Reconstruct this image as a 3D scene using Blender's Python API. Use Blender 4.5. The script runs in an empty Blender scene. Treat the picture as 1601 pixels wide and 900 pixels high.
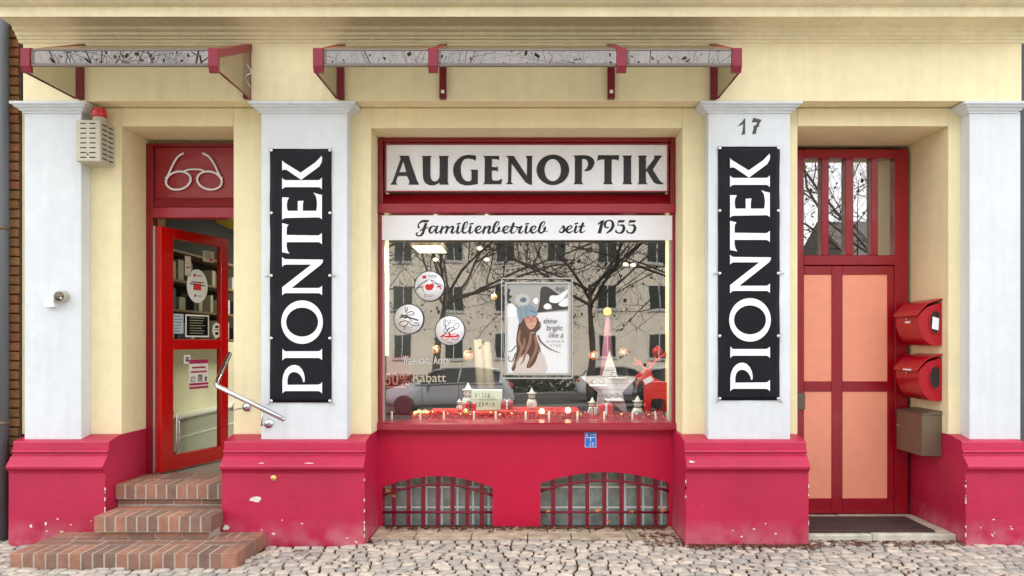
import bpy, bmesh, math, random
from mathutils import Vector, Matrix
from mathutils.geometry import tessellate_polygon
random.seed(7)
S = bpy.context.scene
COL = S.collection
# ------------------------------------------------------------------ camera, sky, sun, exposure
F, CX, CY, DW, ZC = 1300.0, 821.0, 533.0, 6.5, 1.53
cam_d = bpy.data.cameras.new('camera'); cam = bpy.data.objects.new('camera', cam_d); COL.objects.link(cam)
cam.location = (0, -DW, ZC); cam.rotation_euler = (math.radians(90), 0, 0)
cam_d.sensor_width = 36; cam_d.lens = 36*F/1601
cam_d.shift_x = -(CX-800.5)/1601; cam_d.shift_y = (CY-450)/1601
cam_d.clip_start = .05; cam_d.clip_end = 2000
S.camera = cam
w = bpy.data.worlds.new('World'); S.world = w; w.use_nodes = True
nt = w.node_tree; nt.nodes.clear()
SUN_EL, SUN_AZ = math.radians(56), math.radians(18)      # hazy sun high behind the building: the shop front lies in open shade
sky = nt.nodes.new('ShaderNodeTexSky'); sky.sky_type = 'NISHITA'; sky.sun_disc = False
sky.sun_elevation = SUN_EL; sky.sun_rotation = SUN_AZ; sky.air_density = 1.0; sky.dust_density = 3.0
hs = nt.nodes.new('ShaderNodeHueSaturation'); hs.inputs['Saturation'].default_value = .30; hs.inputs['Value'].default_value = 1.0
nt.links.new(sky.outputs[0], hs.inputs['Color'])
tcw = nt.nodes.new('ShaderNodeTexCoord'); cn = nt.nodes.new('ShaderNodeTexNoise'); cn.inputs['Scale'].default_value = 2.2; cn.inputs['Detail'].default_value = 6
nt.links.new(tcw.outputs['Generated'], cn.inputs['Vector'])
cr = nt.nodes.new('ShaderNodeValToRGB'); cr.color_ramp.elements[0].position = .35; cr.color_ramp.elements[1].position = .65
cr.color_ramp.elements[0].color = (.82, .88, 1, 1); cr.color_ramp.elements[1].color = (1.15, 1.12, 1.1, 1)
nt.links.new(cn.outputs['Fac'], cr.inputs[0])
mx = nt.nodes.new('ShaderNodeMix'); mx.data_type = 'RGBA'; mx.blend_type = 'MULTIPLY'; mx.inputs['Factor'].default_value = 1
nt.links.new(hs.outputs[0], mx.inputs['A']); nt.links.new(cr.outputs[0], mx.inputs['B'])
bg = nt.nodes.new('ShaderNodeBackground'); bg.inputs['Strength'].default_value = .12
mg_ = nt.nodes.new('ShaderNodeMix'); mg_.data_type = 'RGBA'; mg_.inputs['Factor'].default_value = .62; mg_.inputs['B'].default_value = (8.6, 8.7, 9.0, 1)
nt.links.new(mx.outputs['Result'], mg_.inputs['A']); nt.links.new(mg_.outputs['Result'], bg.inputs[0])
wo = nt.nodes.new('ShaderNodeOutputWorld'); nt.links.new(bg.outputs[0], wo.inputs[0])
sun_d = bpy.data.lights.new('sun', 'SUN'); sun = bpy.data.objects.new('sun', sun_d); COL.objects.link(sun)
sun_d.energy = 2.6; sun_d.angle = math.radians(4); sun_d.color = (1, .96, .9)
sun.rotation_euler = (math.radians(-34), 0, math.radians(-18)); sun.location = (0, 10, 30)
S.view_settings.view_transform = 'Standard'; S.view_settings.look = 'None'; S.view_settings.gamma = 1
S.view_settings.use_curve_mapping = False; S.view_settings.exposure = 1.68
S.cycles.use_denoising = True; S.cycles.max_bounces = 8; S.cycles.transparent_max_bounces = 12
S.cycles.caustics_reflective = False; S.cycles.caustics_refractive = False
S.cycles.sample_clamp_indirect = 6
# ------------------------------------------------------------------ helpers
def X(px, Y=0): return (px-CX)*(DW+Y)/F
def Z(py, Y=0): return ZC-(py-CY)*(DW+Y)/F
def lin(r, g, b):
    f = lambda c: (c/255/12.92) if c/255 <= .04045 else ((c/255+.055)/1.055)**2.4
    return (f(r), f(g), f(b), 1)

class MB:
    def __init__(s): s.v = []; s.f = []; s.m = []; s.t = {}; s.sm = []
    def add(s, vs, fs, mi=0, tone=None, smooth=False):
        o = len(s.v); s.v += [tuple(p) for p in vs]
        for f in fs: s.f.append(tuple(i+o for i in f)); s.m.append(mi); s.sm.append(smooth)
        if tone is not None:
            for i in range(len(vs)): s.t[o+i] = tone
        return s
    def box(s, x0, x1, y0, y1, z0, z1, mi=0, tone=None):
        x0, x1 = sorted((x0, x1)); y0, y1 = sorted((y0, y1)); z0, z1 = sorted((z0, z1))
        v = [(x0,y0,z0),(x1,y0,z0),(x1,y1,z0),(x0,y1,z0),(x0,y0,z1),(x1,y0,z1),(x1,y1,z1),(x0,y1,z1)]
        return s.add(v, [(0,3,2,1),(4,5,6,7),(0,1,5,4),(1,2,6,5),(2,3,7,6),(3,0,4,7)], mi, tone)
    def cham(s, x0, x1, y0, y1, z0, z1, b, mi=0, tone=None):
        # box with chamfered edges
        x0, x1 = sorted((x0, x1)); y0, y1 = sorted((y0, y1)); z0, z1 = sorted((z0, z1))
        b = min(b, (x1-x0)*.45, (y1-y0)*.45, (z1-z0)*.45)
        cx, cy, cz = (x0+x1)/2, (y0+y1)/2, (z0+z1)/2; hx, hy, hz = (x1-x0)/2, (y1-y0)/2, (z1-z0)/2
        vs = []; idx = {}
        for sx in (-1,1):
            for sy in (-1,1):
                for sz in (-1,1):
                    for a in range(3):
                        p = [hx-b, hy-b, hz-b]; p[a] += b
                        idx[(sx,sy,sz,a)] = len(vs); vs.append((cx+sx*p[0], cy+sy*p[1], cz+sz*p[2]))
        fs = []
        for a in range(3):
            for sg in (-1,1):
                o = [i for i in range(3) if i != a]
                q = []
                for u, v_ in ((-1,-1),(1,-1),(1,1),(-1,1)):
                    k = [0,0,0]; k[a] = sg; k[o[0]] = u; k[o[1]] = v_
                    q.append(idx[(k[0],k[1],k[2],a)])
                fs.append(tuple(q))
        for a in range(3):                                   # edges along axis a
            o = [i for i in range(3) if i != a]
            for u in (-1,1):
                for v_ in (-1,1):
                    q = []
                    for (e, face) in ((-1,o[0]),(1,o[0]),(1,o[1]),(-1,o[1])):
                        k = [0,0,0]; k[a] = e; k[o[0]] = u; k[o[1]] = v_
                        q.append(idx[(k[0],k[1],k[2],face)])
                    fs.append(tuple(q))
        for sx in (-1,1):
            for sy in (-1,1):
                for sz in (-1,1): fs.append(tuple(idx[(sx,sy,sz,a)] for a in range(3)))
        return s.add(vs, fs, mi, tone)
    def prism(s, pts, axis, a0, a1, mi=0, tone=None, smooth=False):
        # pts: 2D loop in the other two axes; axis 'x': (y,z), 'y': (x,z), 'z': (x,y)
        def P(p, a): return {'x': (a, p[0], p[1]), 'y': (p[0], a, p[1]), 'z': (p[0], p[1], a)}[axis]
        n = len(pts); vs = [P(p, a0) for p in pts]+[P(p, a1) for p in pts]
        tr = tessellate_polygon([[Vector((p[0], p[1], 0)) for p in pts]])
        fs = [tuple(t) for t in tr]+[tuple(i+n for i in t) for t in tr]
        s.add(vs, fs, mi, tone)
        vs2 = list(vs); s.add(vs2, [(i, (i+1) % n, (i+1) % n+n, i+n) for i in range(n)], mi, tone, smooth)
        return s
    def flat(s, loops, Y, th=.001, mi=0):
        # loops of (x,z), front at Y, body th deep behind it
        flatv = [Vector((p[0], p[1], 0)) for l in loops for p in l]
        tr = tessellate_polygon([[Vector((p[0], p[1], 0)) for p in l] for l in loops])
        s.add([(v.x, Y, v.y) for v in flatv], [tuple(t) for t in tr], mi)
        for l in loops:
            n = len(l); s.add([(p[0], Y, p[1]) for p in l]+[(p[0], Y+th, p[1]) for p in l], [(i, (i+1) % n, (i+1) % n+n, i+n) for i in range(n)], mi)
        return s
    def tube(s, pts, r, n=8, mi=0, closed=False, tone=None):
        P = [Vector(p) for p in pts]; m = len(P)
        R = r if isinstance(r, (list, tuple)) else [r]*m
        vs = []; up = Vector((0, 0, 1)); prev = None
        for i in range(m):
            if closed: t = P[(i+1) % m]-P[i-1]
            else: t = P[min(i+1, m-1)]-P[max(i-1, 0)]
            t.normalize()
            if prev is None:
                a = t.cross(up if abs(t.z) < .9 else Vector((1, 0, 0)))
            else: a = prev-t*prev.dot(t)
            a.normalize(); prev = a; b = t.cross(a)
            for k in range(n):
                th = 2*math.pi*k/n; q = P[i]+(a*math.cos(th)+b*math.sin(th))*R[i]; vs.append(tuple(q))
        fs = []
        for i in range(m if closed else m-1):
            j = (i+1) % m
            for k in range(n): fs.append((i*n+k, i*n+(k+1) % n, j*n+(k+1) % n, j*n+k))
        if not closed: fs += [tuple(range(n)), tuple(range((m-1)*n, m*n))]
        return s.add(vs, fs, mi, tone, True)
    def lathe(s, prof, c, n=16, mi=0, axis='z'):
        vs = []; m = len(prof)
        for r, h in prof:
            for k in range(n):
                a = 2*math.pi*k/n
                if axis == 'z': vs.append((c[0]+r*math.cos(a), c[1]+r*math.sin(a), c[2]+h))
                elif axis == 'y': vs.append((c[0]+r*math.cos(a), c[1]+h, c[2]+r*math.sin(a)))
                else: vs.append((c[0]+h, c[1]+r*math.cos(a), c[2]+r*math.sin(a)))
        fs = [(i*n+k, i*n+(k+1) % n, (i+1)*n+(k+1) % n, (i+1)*n+k) for i in range(m-1) for k in range(n)]
        fs += [tuple(range(n)), tuple(range((m-1)*n, m*n))]
        return s.add(vs, fs, mi, None, True)
    def ball(s, c, r, n=14, mi=0, sq=(1,1,1)):
        k = 9; o = len(s.v)
        s.lathe([(max(r*math.sin(math.pi*i/k), 1e-4), -r*math.cos(math.pi*i/k)) for i in range(k+1)], (0,0,0), n, mi)
        for i in range(o, len(s.v)):
            v = s.v[i]; s.v[i] = (c[0]+v[0]*sq[0], c[1]+v[1]*sq[1], c[2]+v[2]*sq[2])
        return s

def wloc(o):
    v = Vector((0,0,0))
    while o is not None: v += o.location; o = o.parent
    return v
def obj(name, mb, mats, parent=None, bevel=0, at=None):
    """one mesh object from world coordinates"""
    if not isinstance(mats, (list, tuple)): mats = [mats]
    me = bpy.data.meshes.new(name)
    off = wloc(parent) if parent is not None else Vector(at) if at else Vector((0,0,0))
    me.from_pydata([(v[0]-off.x, v[1]-off.y, v[2]-off.z) for v in mb.v], [], mb.f)
    for m in mats: me.materials.append(m)
    me.polygons.foreach_set('material_index', mb.m); me.polygons.foreach_set('use_smooth', mb.sm)
    if mb.t:
        at_ = me.attributes.new('tone', 'FLOAT', 'POINT')
        at_.data.foreach_set('value', [mb.t.get(i, .5) for i in range(len(mb.v))])
    bm = bmesh.new(); bm.from_mesh(me)
    if any(mb.sm) and not mb.t: bmesh.ops.remove_doubles(bm, verts=bm.verts, dist=1e-6)
    bmesh.ops.recalc_face_normals(bm, faces=bm.faces); bm.to_mesh(me); bm.free()
    o = bpy.data.objects.new(name, me); COL.objects.link(o)
    if parent is not None: o.parent = parent
    elif at: o.location = at
    if bevel:
        b = o.modifiers.new('bevel', 'BEVEL'); b.width = bevel; b.segments = 2; b.limit_method = 'ANGLE'; b.angle_limit = math.radians(35)
        b.harden_normals = False
    return o
def tag(o, label=None, cat=None, group=None, kind=None):
    if label: o['label'] = label
    if cat: o['category'] = cat
    if group: o['group'] = group
    if kind: o['kind'] = kind
    return o
def thing(name, loc, label, cat, group=None):
    o = bpy.data.objects.new(name, None); COL.objects.link(o); o.location = loc; o.empty_display_size = .1
    bpy.context.view_layer.update(); return tag(o, label, cat, group)
def copy_tree(o, parent=None):
    c = o.copy(); COL.objects.link(c); c.parent = parent
    for ch in [k for k in COL.objects if k.parent == o]: copy_tree(ch, c)
    return c
def circ(cx, cz, rx, rz=None, n=40):
    rz = rz or rx
    return [(cx+rx*math.cos(2*math.pi*i/n), cz+rz*math.sin(2*math.pi*i/n)) for i in range(n)]
def crom(pts, sub=5):
    """Catmull-Rom through points of any dimension"""
    if len(pts) < 3: return pts
    P = [pts[0]]+list(pts)+[pts[-1]]; out = []
    for i in range(1, len(P)-2):
        for k in range(sub):
            t = k/sub
            out.append(tuple(.5*(2*b+(c-a)*t+(2*a-5*b+4*c-d)*t*t+(3*b-a-3*c+d)*t**3) for a, b, c, d in zip(P[i-1], P[i], P[i+1], P[i+2])))
    out.append(tuple(pts[-1])); return out
def pxy(o, s, Y, pts):        # zoomed-view coordinates -> (x,z) on the plane Y
    return [(X(o[0]+p[0]/s, Y), Z(o[1]+p[1]/s, Y)) for p in pts]
def ribbon(mb, pts, Y, mi=0, sub=5, cap=True, ramp=2e-5):
    """brush stroke, pts (x,z,w); the ink climbs a hair so that crossing strokes never share a plane"""
    q = crom(pts, sub); n = len(q); vs = []
    for i, p in enumerate(q):
        a = q[max(i-1, 0)]; b = q[min(i+1, n-1)]
        tx, tz = b[0]-a[0], b[1]-a[1]; L = math.hypot(tx, tz) or 1; nx, nz = -tz/L, tx/L; h = max(p[2], 1e-4)/2
        y = Y-i*ramp
        vs += [(p[0]+nx*h, y, p[1]+nz*h), (p[0]-nx*h, y, p[1]-nz*h)]
    mb.add(vs, [(2*i, 2*i+1, 2*i+3, 2*i+2) for i in range(n-1)], mi)
    if cap:
        for (p, e, k) in ((q[0], 0, 1), (q[-1], n-1, 2)):
            c = circ(p[0], p[1], p[2]/2, n=8); mb.add([(a, Y-e*2e-5-1e-5*k, b) for a, b in c], [tuple(range(8))], mi)
def text(mb, s, x0, x1, z0, h, Y, mi=0, shear=0, bold=0, th=.0006):
    cu = bpy.data.curves.new('t', 'FONT'); cu.body = s; cu.shear = shear; cu.offset = bold; cu.resolution_u = 3
    o = bpy.data.objects.new('t', cu); COL.objects.link(o)
    me = bpy.data.meshes.new_from_object(o)
    if len(me.vertices):
        xs = [v.co.x for v in me.vertices]; ys = [v.co.y for v in me.vertices]
        a, b, lo, hi = min(xs), max(xs), min(ys), max(ys)
        mb.add([(x0+(v.co.x-a)/(b-a)*(x1-x0), Y, z0+(v.co.y-lo)/(hi-lo)*h) for v in me.vertices], [tuple(p.vertices) for p in me.polygons], mi)
    bpy.data.objects.remove(o); bpy.data.curves.remove(cu); bpy.data.meshes.remove(me)
# ------------------------------------------------------------------ materials
def N(t, typ, **kw):
    n = t.nodes.new(typ)
    for k, v in kw.items():
        if k in n.inputs: n.inputs[k].default_value = v
        else: setattr(n, k, v)
    return n
def mat(name, col, rough=.6, metal=0, var=0, vscale=3, bump=0, bscale=60, tone=0, coat=0, spec=.5, emit=None, es=0, dirt=None, chips=None, col2=None, streak=False):
    m = bpy.data.materials.new(name); m.use_nodes = True; t = m.node_tree; b = t.nodes['Principled BSDF']
    col = tuple(col[:3])+(1,)
    b.inputs['Roughness'].default_value = rough; b.inputs['Metallic'].default_value = metal
    b.inputs['Coat Weight'].default_value = coat; b.inputs['Specular IOR Level'].default_value = spec
    geo = N(t, 'ShaderNodeNewGeometry'); L = t.links.new
    rgb = N(t, 'ShaderNodeRGB'); rgb.outputs[0].default_value = col; cur = rgb.outputs[0]
    def mixc(fac, a, bcol, mode='MIX'):
        x = N(t, 'ShaderNodeMix', data_type='RGBA', blend_type=mode)
        if isinstance(fac, float): x.inputs['Factor'].default_value = fac
        else: L(fac, x.inputs['Factor'])
        L(a, x.inputs['A'])
        if isinstance(bcol, tuple): x.inputs['B'].default_value = bcol
        else: L(bcol, x.inputs['B'])
        return x.outputs['Result']
    def ramp(src, p0, p1, c0=(0,0,0,1), c1=(1,1,1,1)):
        r = N(t, 'ShaderNodeValToRGB'); e = r.color_ramp.elements; e[0].position = p0; e[1].position = p1; e[0].color = c0; e[1].color = c1
        L(src, r.inputs[0]); return r.outputs[0]
    def noise(scale, detail=5, vec=None, dist=0):
        n = N(t, 'ShaderNodeTexNoise', Scale=scale, Detail=detail, Distortion=dist); L(vec or geo.outputs['Position'], n.inputs['Vector']); return n.outputs['Fac']
    if tone:
        a = N(t, 'ShaderNodeAttribute', attribute_name='tone')
        if col2: cur = mixc(ramp(a.outputs['Fac'], 0, 1), cur, tuple(col2[:3])+(1,))
        g = ramp(a.outputs['Fac'], 0, 1, (1-tone, 1-tone, 1-tone, 1), (1+tone*.6, 1+tone*.6, 1+tone*.6, 1)); cur = mixc(1.0, cur, g, 'MULTIPLY')
    if var:
        g = ramp(noise(vscale), .3, .7, (1-var,)*3+(1,), (1+var*.5,)*3+(1,)); cur = mixc(1.0, cur, g, 'MULTIPLY')
        g = ramp(noise(vscale*9, 4), .35, .7, (1-var*.5,)*3+(1,), (1+var*.3,)*3+(1,)); cur = mixc(1.0, cur, g, 'MULTIPLY')
    if streak:                                                  # rain streaks
        mp = N(t, 'ShaderNodeMapping'); mp.inputs['Scale'].default_value = (9, 9, .6); L(geo.outputs['Position'], mp.inputs['Vector'])
        g = ramp(noise(1.6, 5, mp.outputs[0]), .45, .8, (1,1,1,1), (.94,.93,.91,1)); cur = mixc(1.0, cur, g, 'MULTIPLY')
    if dirt:                                                    # (colour, height, amount): splashed dirt low on the wall
        sp = N(t, 'ShaderNodeSeparateXYZ'); L(geo.outputs['Position'], sp.inputs[0])
        mr = N(t, 'ShaderNodeMapRange'); L(sp.outputs['Z'], mr.inputs['Value']); mr.inputs['From Min'].default_value = dirt[1]; mr.inputs['From Max'].default_value = 0; mr.inputs['To Max'].default_value = dirt[2]
        mu = N(t, 'ShaderNodeMath', operation='MULTIPLY'); L(mr.outputs[0], mu.inputs[0]); L(ramp(noise(7, 6), .35, .7), mu.inputs[1])
        cur = mixc(mu.outputs[0], cur, tuple(dirt[0][:3])+(1,))
    if chips:                                                   # flaked paint, (colour, threshold)
        sp = N(t, 'ShaderNodeSeparateXYZ'); L(geo.outputs['Position'], sp.inputs[0])
        mr = N(t, 'ShaderNodeMapRange'); L(sp.outputs['Z'], mr.inputs['Value']); mr.inputs['From Min'].default_value = .5; mr.inputs['From Max'].default_value = 0; mr.inputs['To Max'].default_value = .16
        ad = N(t, 'ShaderNodeMath', operation='ADD'); L(noise(9, 8, None, .4), ad.inputs[0]); L(mr.outputs[0], ad.inputs[1])
        cur = mixc(ramp(ad.outputs[0], chips[1], chips[1]+.012), cur, tuple(chips[0][:3])+(1,))
    L(cur, b.inputs['Base Color'])
    if bump:
        bp = N(t, 'ShaderNodeBump', Strength=bump, Distance=.004); L(noise(bscale, 7), bp.inputs['Height']); L(bp.outputs[0], b.inputs['Normal'])
    if emit: b.inputs['Emission Color'].default_value = tuple(emit[:3])+(1,); b.inputs['Emission Strength'].default_value = es
    return m
def glass(name, refl=.4, tint=(1,1,1), rough=0, wave=0, gc=(.97,.95,.92)):
    m = bpy.data.materials.new(name); m.use_nodes = True; t = m.node_tree; t.nodes.clear()
    o = N(t, 'ShaderNodeOutputMaterial'); mx = N(t, 'ShaderNodeMixShader'); tr = N(t, 'ShaderNodeBsdfTransparent'); g = N(t, 'ShaderNodeBsdfAnisotropic') if False else N(t, 'ShaderNodeBsdfGlossy')
    tr.inputs[0].default_value = tuple(tint)+(1,); g.inputs['Roughness'].default_value = rough; g.inputs['Color'].default_value = tuple(gc)+(1,)
    lw = N(t, 'ShaderNodeFresnel', IOR=1.5); g0 = N(t, 'ShaderNodeNewGeometry'); fr = N(t, 'ShaderNodeMath', operation='SUBTRACT'); fr.inputs[0].default_value = 1; t.links.new(g0.outputs['Backfacing'], fr.inputs[1]); mm = N(t, 'ShaderNodeMath', operation='MULTIPLY'); mr = N(t, 'ShaderNodeMapRange'); mr.inputs['To Min'].default_value = refl-.05; mr.inputs['To Max'].default_value = 1
    t.links.new(lw.outputs[0], mr.inputs['Value']); t.links.new(mr.outputs[0], mm.inputs[0]); t.links.new(fr.outputs[0], mm.inputs[1]); t.links.new(mm.outputs[0], mx.inputs[0])
    t.links.new(tr.outputs[0], mx.inputs[1]); t.links.new(g.outputs[0], mx.inputs[2]); t.links.new(mx.outputs[0], o.inputs[0])
    if wave:
        geo = N(t, 'ShaderNodeNewGeometry'); n = N(t, 'ShaderNodeTexNoise', Scale=1.3, Detail=2); bp = N(t, 'ShaderNodeBump', Strength=1, Distance=wave)
        t.links.new(geo.outputs['Position'], n.inputs['Vector']); t.links.new(n.outputs['Fac'], bp.inputs['Height']); t.links.new(bp.outputs[0], g.inputs['Normal'])
    return m
M = {}
M['yellow'] = mat('yellow_render', (.86,.76,.48), .85, var=.07, vscale=1.3, bump=.6, bscale=55, streak=True)
M['cream'] = mat('cream_cornice_paint', (.85,.755,.50), .75, var=.10, vscale=2, bump=.25, bscale=40, streak=True)
M['white'] = mat('white_render', (.69,.73,.75), .8, var=.06, vscale=1.4, bump=.4, bscale=50, dirt=((.5,.45,.4), 1.0, .25), streak=True)
M['crimson'] = mat('crimson_plinth_paint', lin(184,27,70), .42, var=.14, vscale=2.3, bump=.3, bscale=30, dirt=((.62,.38,.40), .20, .45), chips=((.75,.68,.6), .83))
M['crimson2'] = mat('crimson_panel_paint', lin(190,12,58), .45, var=.10, vscale=2, bump=.2, bscale=40, spec=.35)
M['bare'] = mat('bare_plaster', (.78,.72,.62), .9, var=.15, vscale=30)
M['frame_red'] = mat('wine_red_gloss', lin(150,5,28), .28, var=.08, vscale=5, bump=.06, bscale=30, coat=.3)
M['frame_dark'] = mat('dark_wine_gloss', lin(128,4,22), .3, var=.08, vscale=5, coat=.3)
M['frame_mid'] = mat('raspberry_gloss', lin(156,16,46), .3, var=.06, vscale=5, coat=.3)
M['door_red'] = mat('bright_red_gloss', lin(204,2,4), .3, var=.08, vscale=5, coat=.3)
M['salmon'] = mat('salmon_panel', lin(250,166,136), .5, var=.06, vscale=1.5, bump=.08, bscale=20)
M['bracket'] = mat('raspberry_metal', lin(126,14,40), .42, var=.10, vscale=12)
M['bracket_d'] = mat('dark_wine_metal', lin(112,4,22), .32, var=.10, vscale=12)
M['steel'] = mat('brushed_steel', (.62,.62,.64), .25, metal=1, var=.05)
M['dsteel'] = mat('grey_brown_metal', lin(112,98,80), .4, metal=.35, var=.08, vscale=6)
M['alu'] = mat('aluminium', (.5,.49,.47), .4, metal=.9)
M['black'] = mat('black_banner', (.007,.007,.011), .45, var=.2, vscale=6, spec=.2)
M['ink'] = mat('black_ink', (.008,.008,.010), .25)
M['white_p'] = mat('white_print', (.88,.90,.94), .35, var=.03)
M['board'] = mat('white_sign_board', (.88,.91,.96), .25, var=.06, vscale=4)
M['grey_ink'] = mat('grey_number_paint', (.07,.065,.075), .7)
M['brick'] = mat('step_brick', lin(142,112,96), .7, var=.22, vscale=14, bump=.5, bscale=70, tone=.20, col2=lin(160,112,90))
M['mortar'] = mat('pale_mortar', (.46,.40,.33), .95, var=.2, vscale=20, bump=.5)
M['oldbrick'] = mat('old_wall_brick', lin(176,132,76), .85, var=.3, vscale=10, bump=.8, bscale=60, tone=.4, col2=lin(140,84,56))
M['dmortar'] = mat('dark_mortar', (.10,.07,.045), .95, var=.3, vscale=20)
M['cobble'] = mat('granite_sett', (.52,.475,.42), .75, var=.30, vscale=22, bump=.8, bscale=75, tone=.28, col2=(.55,.47,.38))
M['dirt'] = mat('joint_dirt', (.022,.016,.012), .95, var=.4, vscale=25)
M['slab'] = mat('sandstone_slab', (.58,.49,.34), .85, var=.42, vscale=9, bump=.6, bscale=50, tone=.10)
M['step_stone'] = mat('worn_limestone', (.58,.54,.44), .85, var=.25, vscale=12, bump=.6, bscale=40)
M['asphalt'] = mat('asphalt', (.055,.055,.058), .9, var=.2, vscale=2, bump=.5)
M['paving'] = mat('pale_paving', (.42,.39,.35), .85, var=.2, vscale=2)
M['gravel'] = mat('grey_gravel', (.17,.155,.15), .9, var=.2, vscale=2)
M['grass'] = mat('grass', (.06,.09,.03), .95, var=.4, vscale=1)
M['mat'] = mat('brown_door_mat', lin(64,44,42), .7, var=.3, vscale=20, bump=.5)
M['leaf'] = mat('dry_leaf', lin(150,92,58), .8, var=.35, vscale=40, tone=.5, col2=lin(92,44,34))
M['oleaf'] = mat('orange_leaf', lin(222,150,92), .7, var=.25, vscale=50)
M['beige'] = mat('beige_sheet_metal', lin(196,190,170), .5, var=.08, vscale=8)
M['slot'] = mat('dark_slot', (.02,.018,.015), .8)
M['red_lens'] = mat('red_beacon_lens', lin(200,10,16), .2, coat=.5)
M['box_red'] = mat('red_enamel', lin(172,0,26), .32, coat=.15, spec=.35, var=.05)
M['blue'] = mat('blue_enamel', lin(24,110,210), .3, coat=.3)
M['brass'] = mat('brass', (.75,.55,.2), .3, metal=.8)
M['red_paper'] = mat('red_felt', (.66,.008,.012), .6, var=.1, vscale=20)
M['orange_red'] = mat('scarlet_cloth', (.62,.012,.012), .7, var=.15, vscale=20)
M['gold'] = mat('gold_bauble', (.85,.6,.2), .22, metal=.9)
M['copper'] = mat('copper_wire', (.75,.33,.18), .25, metal=.9)
M['pale'] = mat('pale_resin', (.68,.70,.64), .5, var=.15, vscale=30)
M['roll'] = mat('unbleached_cloth', (.17,.155,.115), .8, var=.1)
M['plank'] = mat('white_plank', (.78,.79,.80), .6, var=.10, vscale=10)
M['pink'] = mat('mauve_felt', (.24,.09,.14), .8, var=.1)
M['lbox'] = mat('lightbox_face', (.55,.68,.48), .4, emit=(.75,.95,.7), es=.06)
M['lamp'] = mat('lit_lamp_panel', (.9,.9,.8), .4, emit=(1,.95,.55), es=1.3)
M['glow'] = mat('lit_bulb', (.9,.8,.6), .4, emit=(1,.78,.4), es=1.6)
M['candle'] = mat('cream_candle', (.85,.78,.6), .5)
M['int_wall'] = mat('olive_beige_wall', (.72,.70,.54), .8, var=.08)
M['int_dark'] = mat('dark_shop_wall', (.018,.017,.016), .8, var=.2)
M['int_yellow'] = mat('yellow_ceiling_paint', (.65,.55,.06), .8)
M['int_floor'] = mat('grey_shop_floor', (.22,.22,.19), .5)
M['wood'] = mat('shelf_wood', (.25,.16,.09), .6, var=.2)
M['maroon'] = mat('maroon_poster', (.13,.008,.016), .6)
M['pinkink'] = mat('pink_poster_ink', (.9,.25,.22), .6)
M['chalk'] = mat('white_chalk_marker', (.70,.72,.75), .7)
M['glass_w'] = glass('window_glass', .215, (.97,.98,.97), wave=.0012)
M['glass_d'] = glass('dark_transom_glass', .5, (.3,.3,.27), wave=.0006)
M['glass_door'] = glass('door_glass', .10, (.9,.93,.88))
M['glass_c'] = glass('smoked_canopy_glass', .21, (.20,.18,.15), wave=.0015, gc=(.92,.84,.76))
M['glass_top'] = glass('greyish_canopy_roof', .16, (.62,.60,.54), rough=.15, gc=(.9,.82,.74))
M['frame_c'] = mat('canopy_grey_rail', lin(110,98,88), .45, var=.1)
M['gblock'] = mat('glass_block', (.30,.37,.33), .08, spec=.8, var=.35, vscale=12, bump=.5, bscale=9)
M['gjoint'] = mat('pale_block_joint', (.75,.80,.78), .6)
M['bark'] = mat('tree_bark', (.10,.082,.068), .9, var=.3, vscale=4, bump=.6, bscale=12)
M['foliage'] = mat('sparse_autumn_leaves', (.10,.075,.03), .8, var=.4, vscale=3)
M['house'] = mat('beige_house_render', (.80,.73,.61), .85, var=.10, vscale=.4)
M['house2'] = mat('grey_house_render', (.42,.42,.36), .85, var=.10, vscale=.4)
M['roof'] = mat('brown_roof_tile', (.07,.06,.055), .8)
M['winglass'] = mat('far_window_glass', (.03,.045,.04), .12)
M['winframe'] = mat('far_window_frame', (.6,.6,.57), .6)
M['car_grey'] = mat('dark_grey_car_paint', (.42,.43,.47), .25, metal=.1, coat=.8)
M['car_silver'] = mat('silver_car_paint', (.9,.9,.93), .3, metal=0, coat=.6)
M['car_dark'] = mat('black_green_car_paint', (.02,.028,.026), .2, coat=.6)
M['car_glass'] = mat('car_glass', (.012,.016,.018), .05)
M['tyre'] = mat('tyre_rubber', (.015,.015,.015), .8)
M['cabinet'] = mat('pale_grey_cabinet', (.50,.52,.48), .5)
M['tail'] = mat('tail_lamp_lens', (.45,.01,.02), .2)
M['headl'] = mat('headlamp_lens', (.75,.78,.8), .1)
M['pipe'] = mat('grey_downpipe', lin(96,100,104), .5)
M['dgrey'] = mat('dark_grey_render', lin(84,88,90), .8, var=.1)
# ------------------------------------------------------------------ ground
def struct(name, mb, m, **k): return tag(obj(name, mb, m, **k), kind='structure')
struct('ground', MB().box(-400, 400, -400, 400, -.40, -.30), M['grass'])
struct('road', MB().box(-90, 90, -40, -10.5, -.295, -.15), M['asphalt'])
struct('kerb', MB().cham(-60, 60, -10.5, -10.34, -.28, .005, .02), M['step_stone'])
struct('pavement_bed', MB().box(-60, 60, -2.39, .9, -.29, -.014), M['dirt'])
struct('bounce_pavement', MB().box(-60, 60, -10.34, -2.395, -.29, .0), M['paving'])  # unseen pale paving, laid to bounce light back onto the facade
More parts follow.
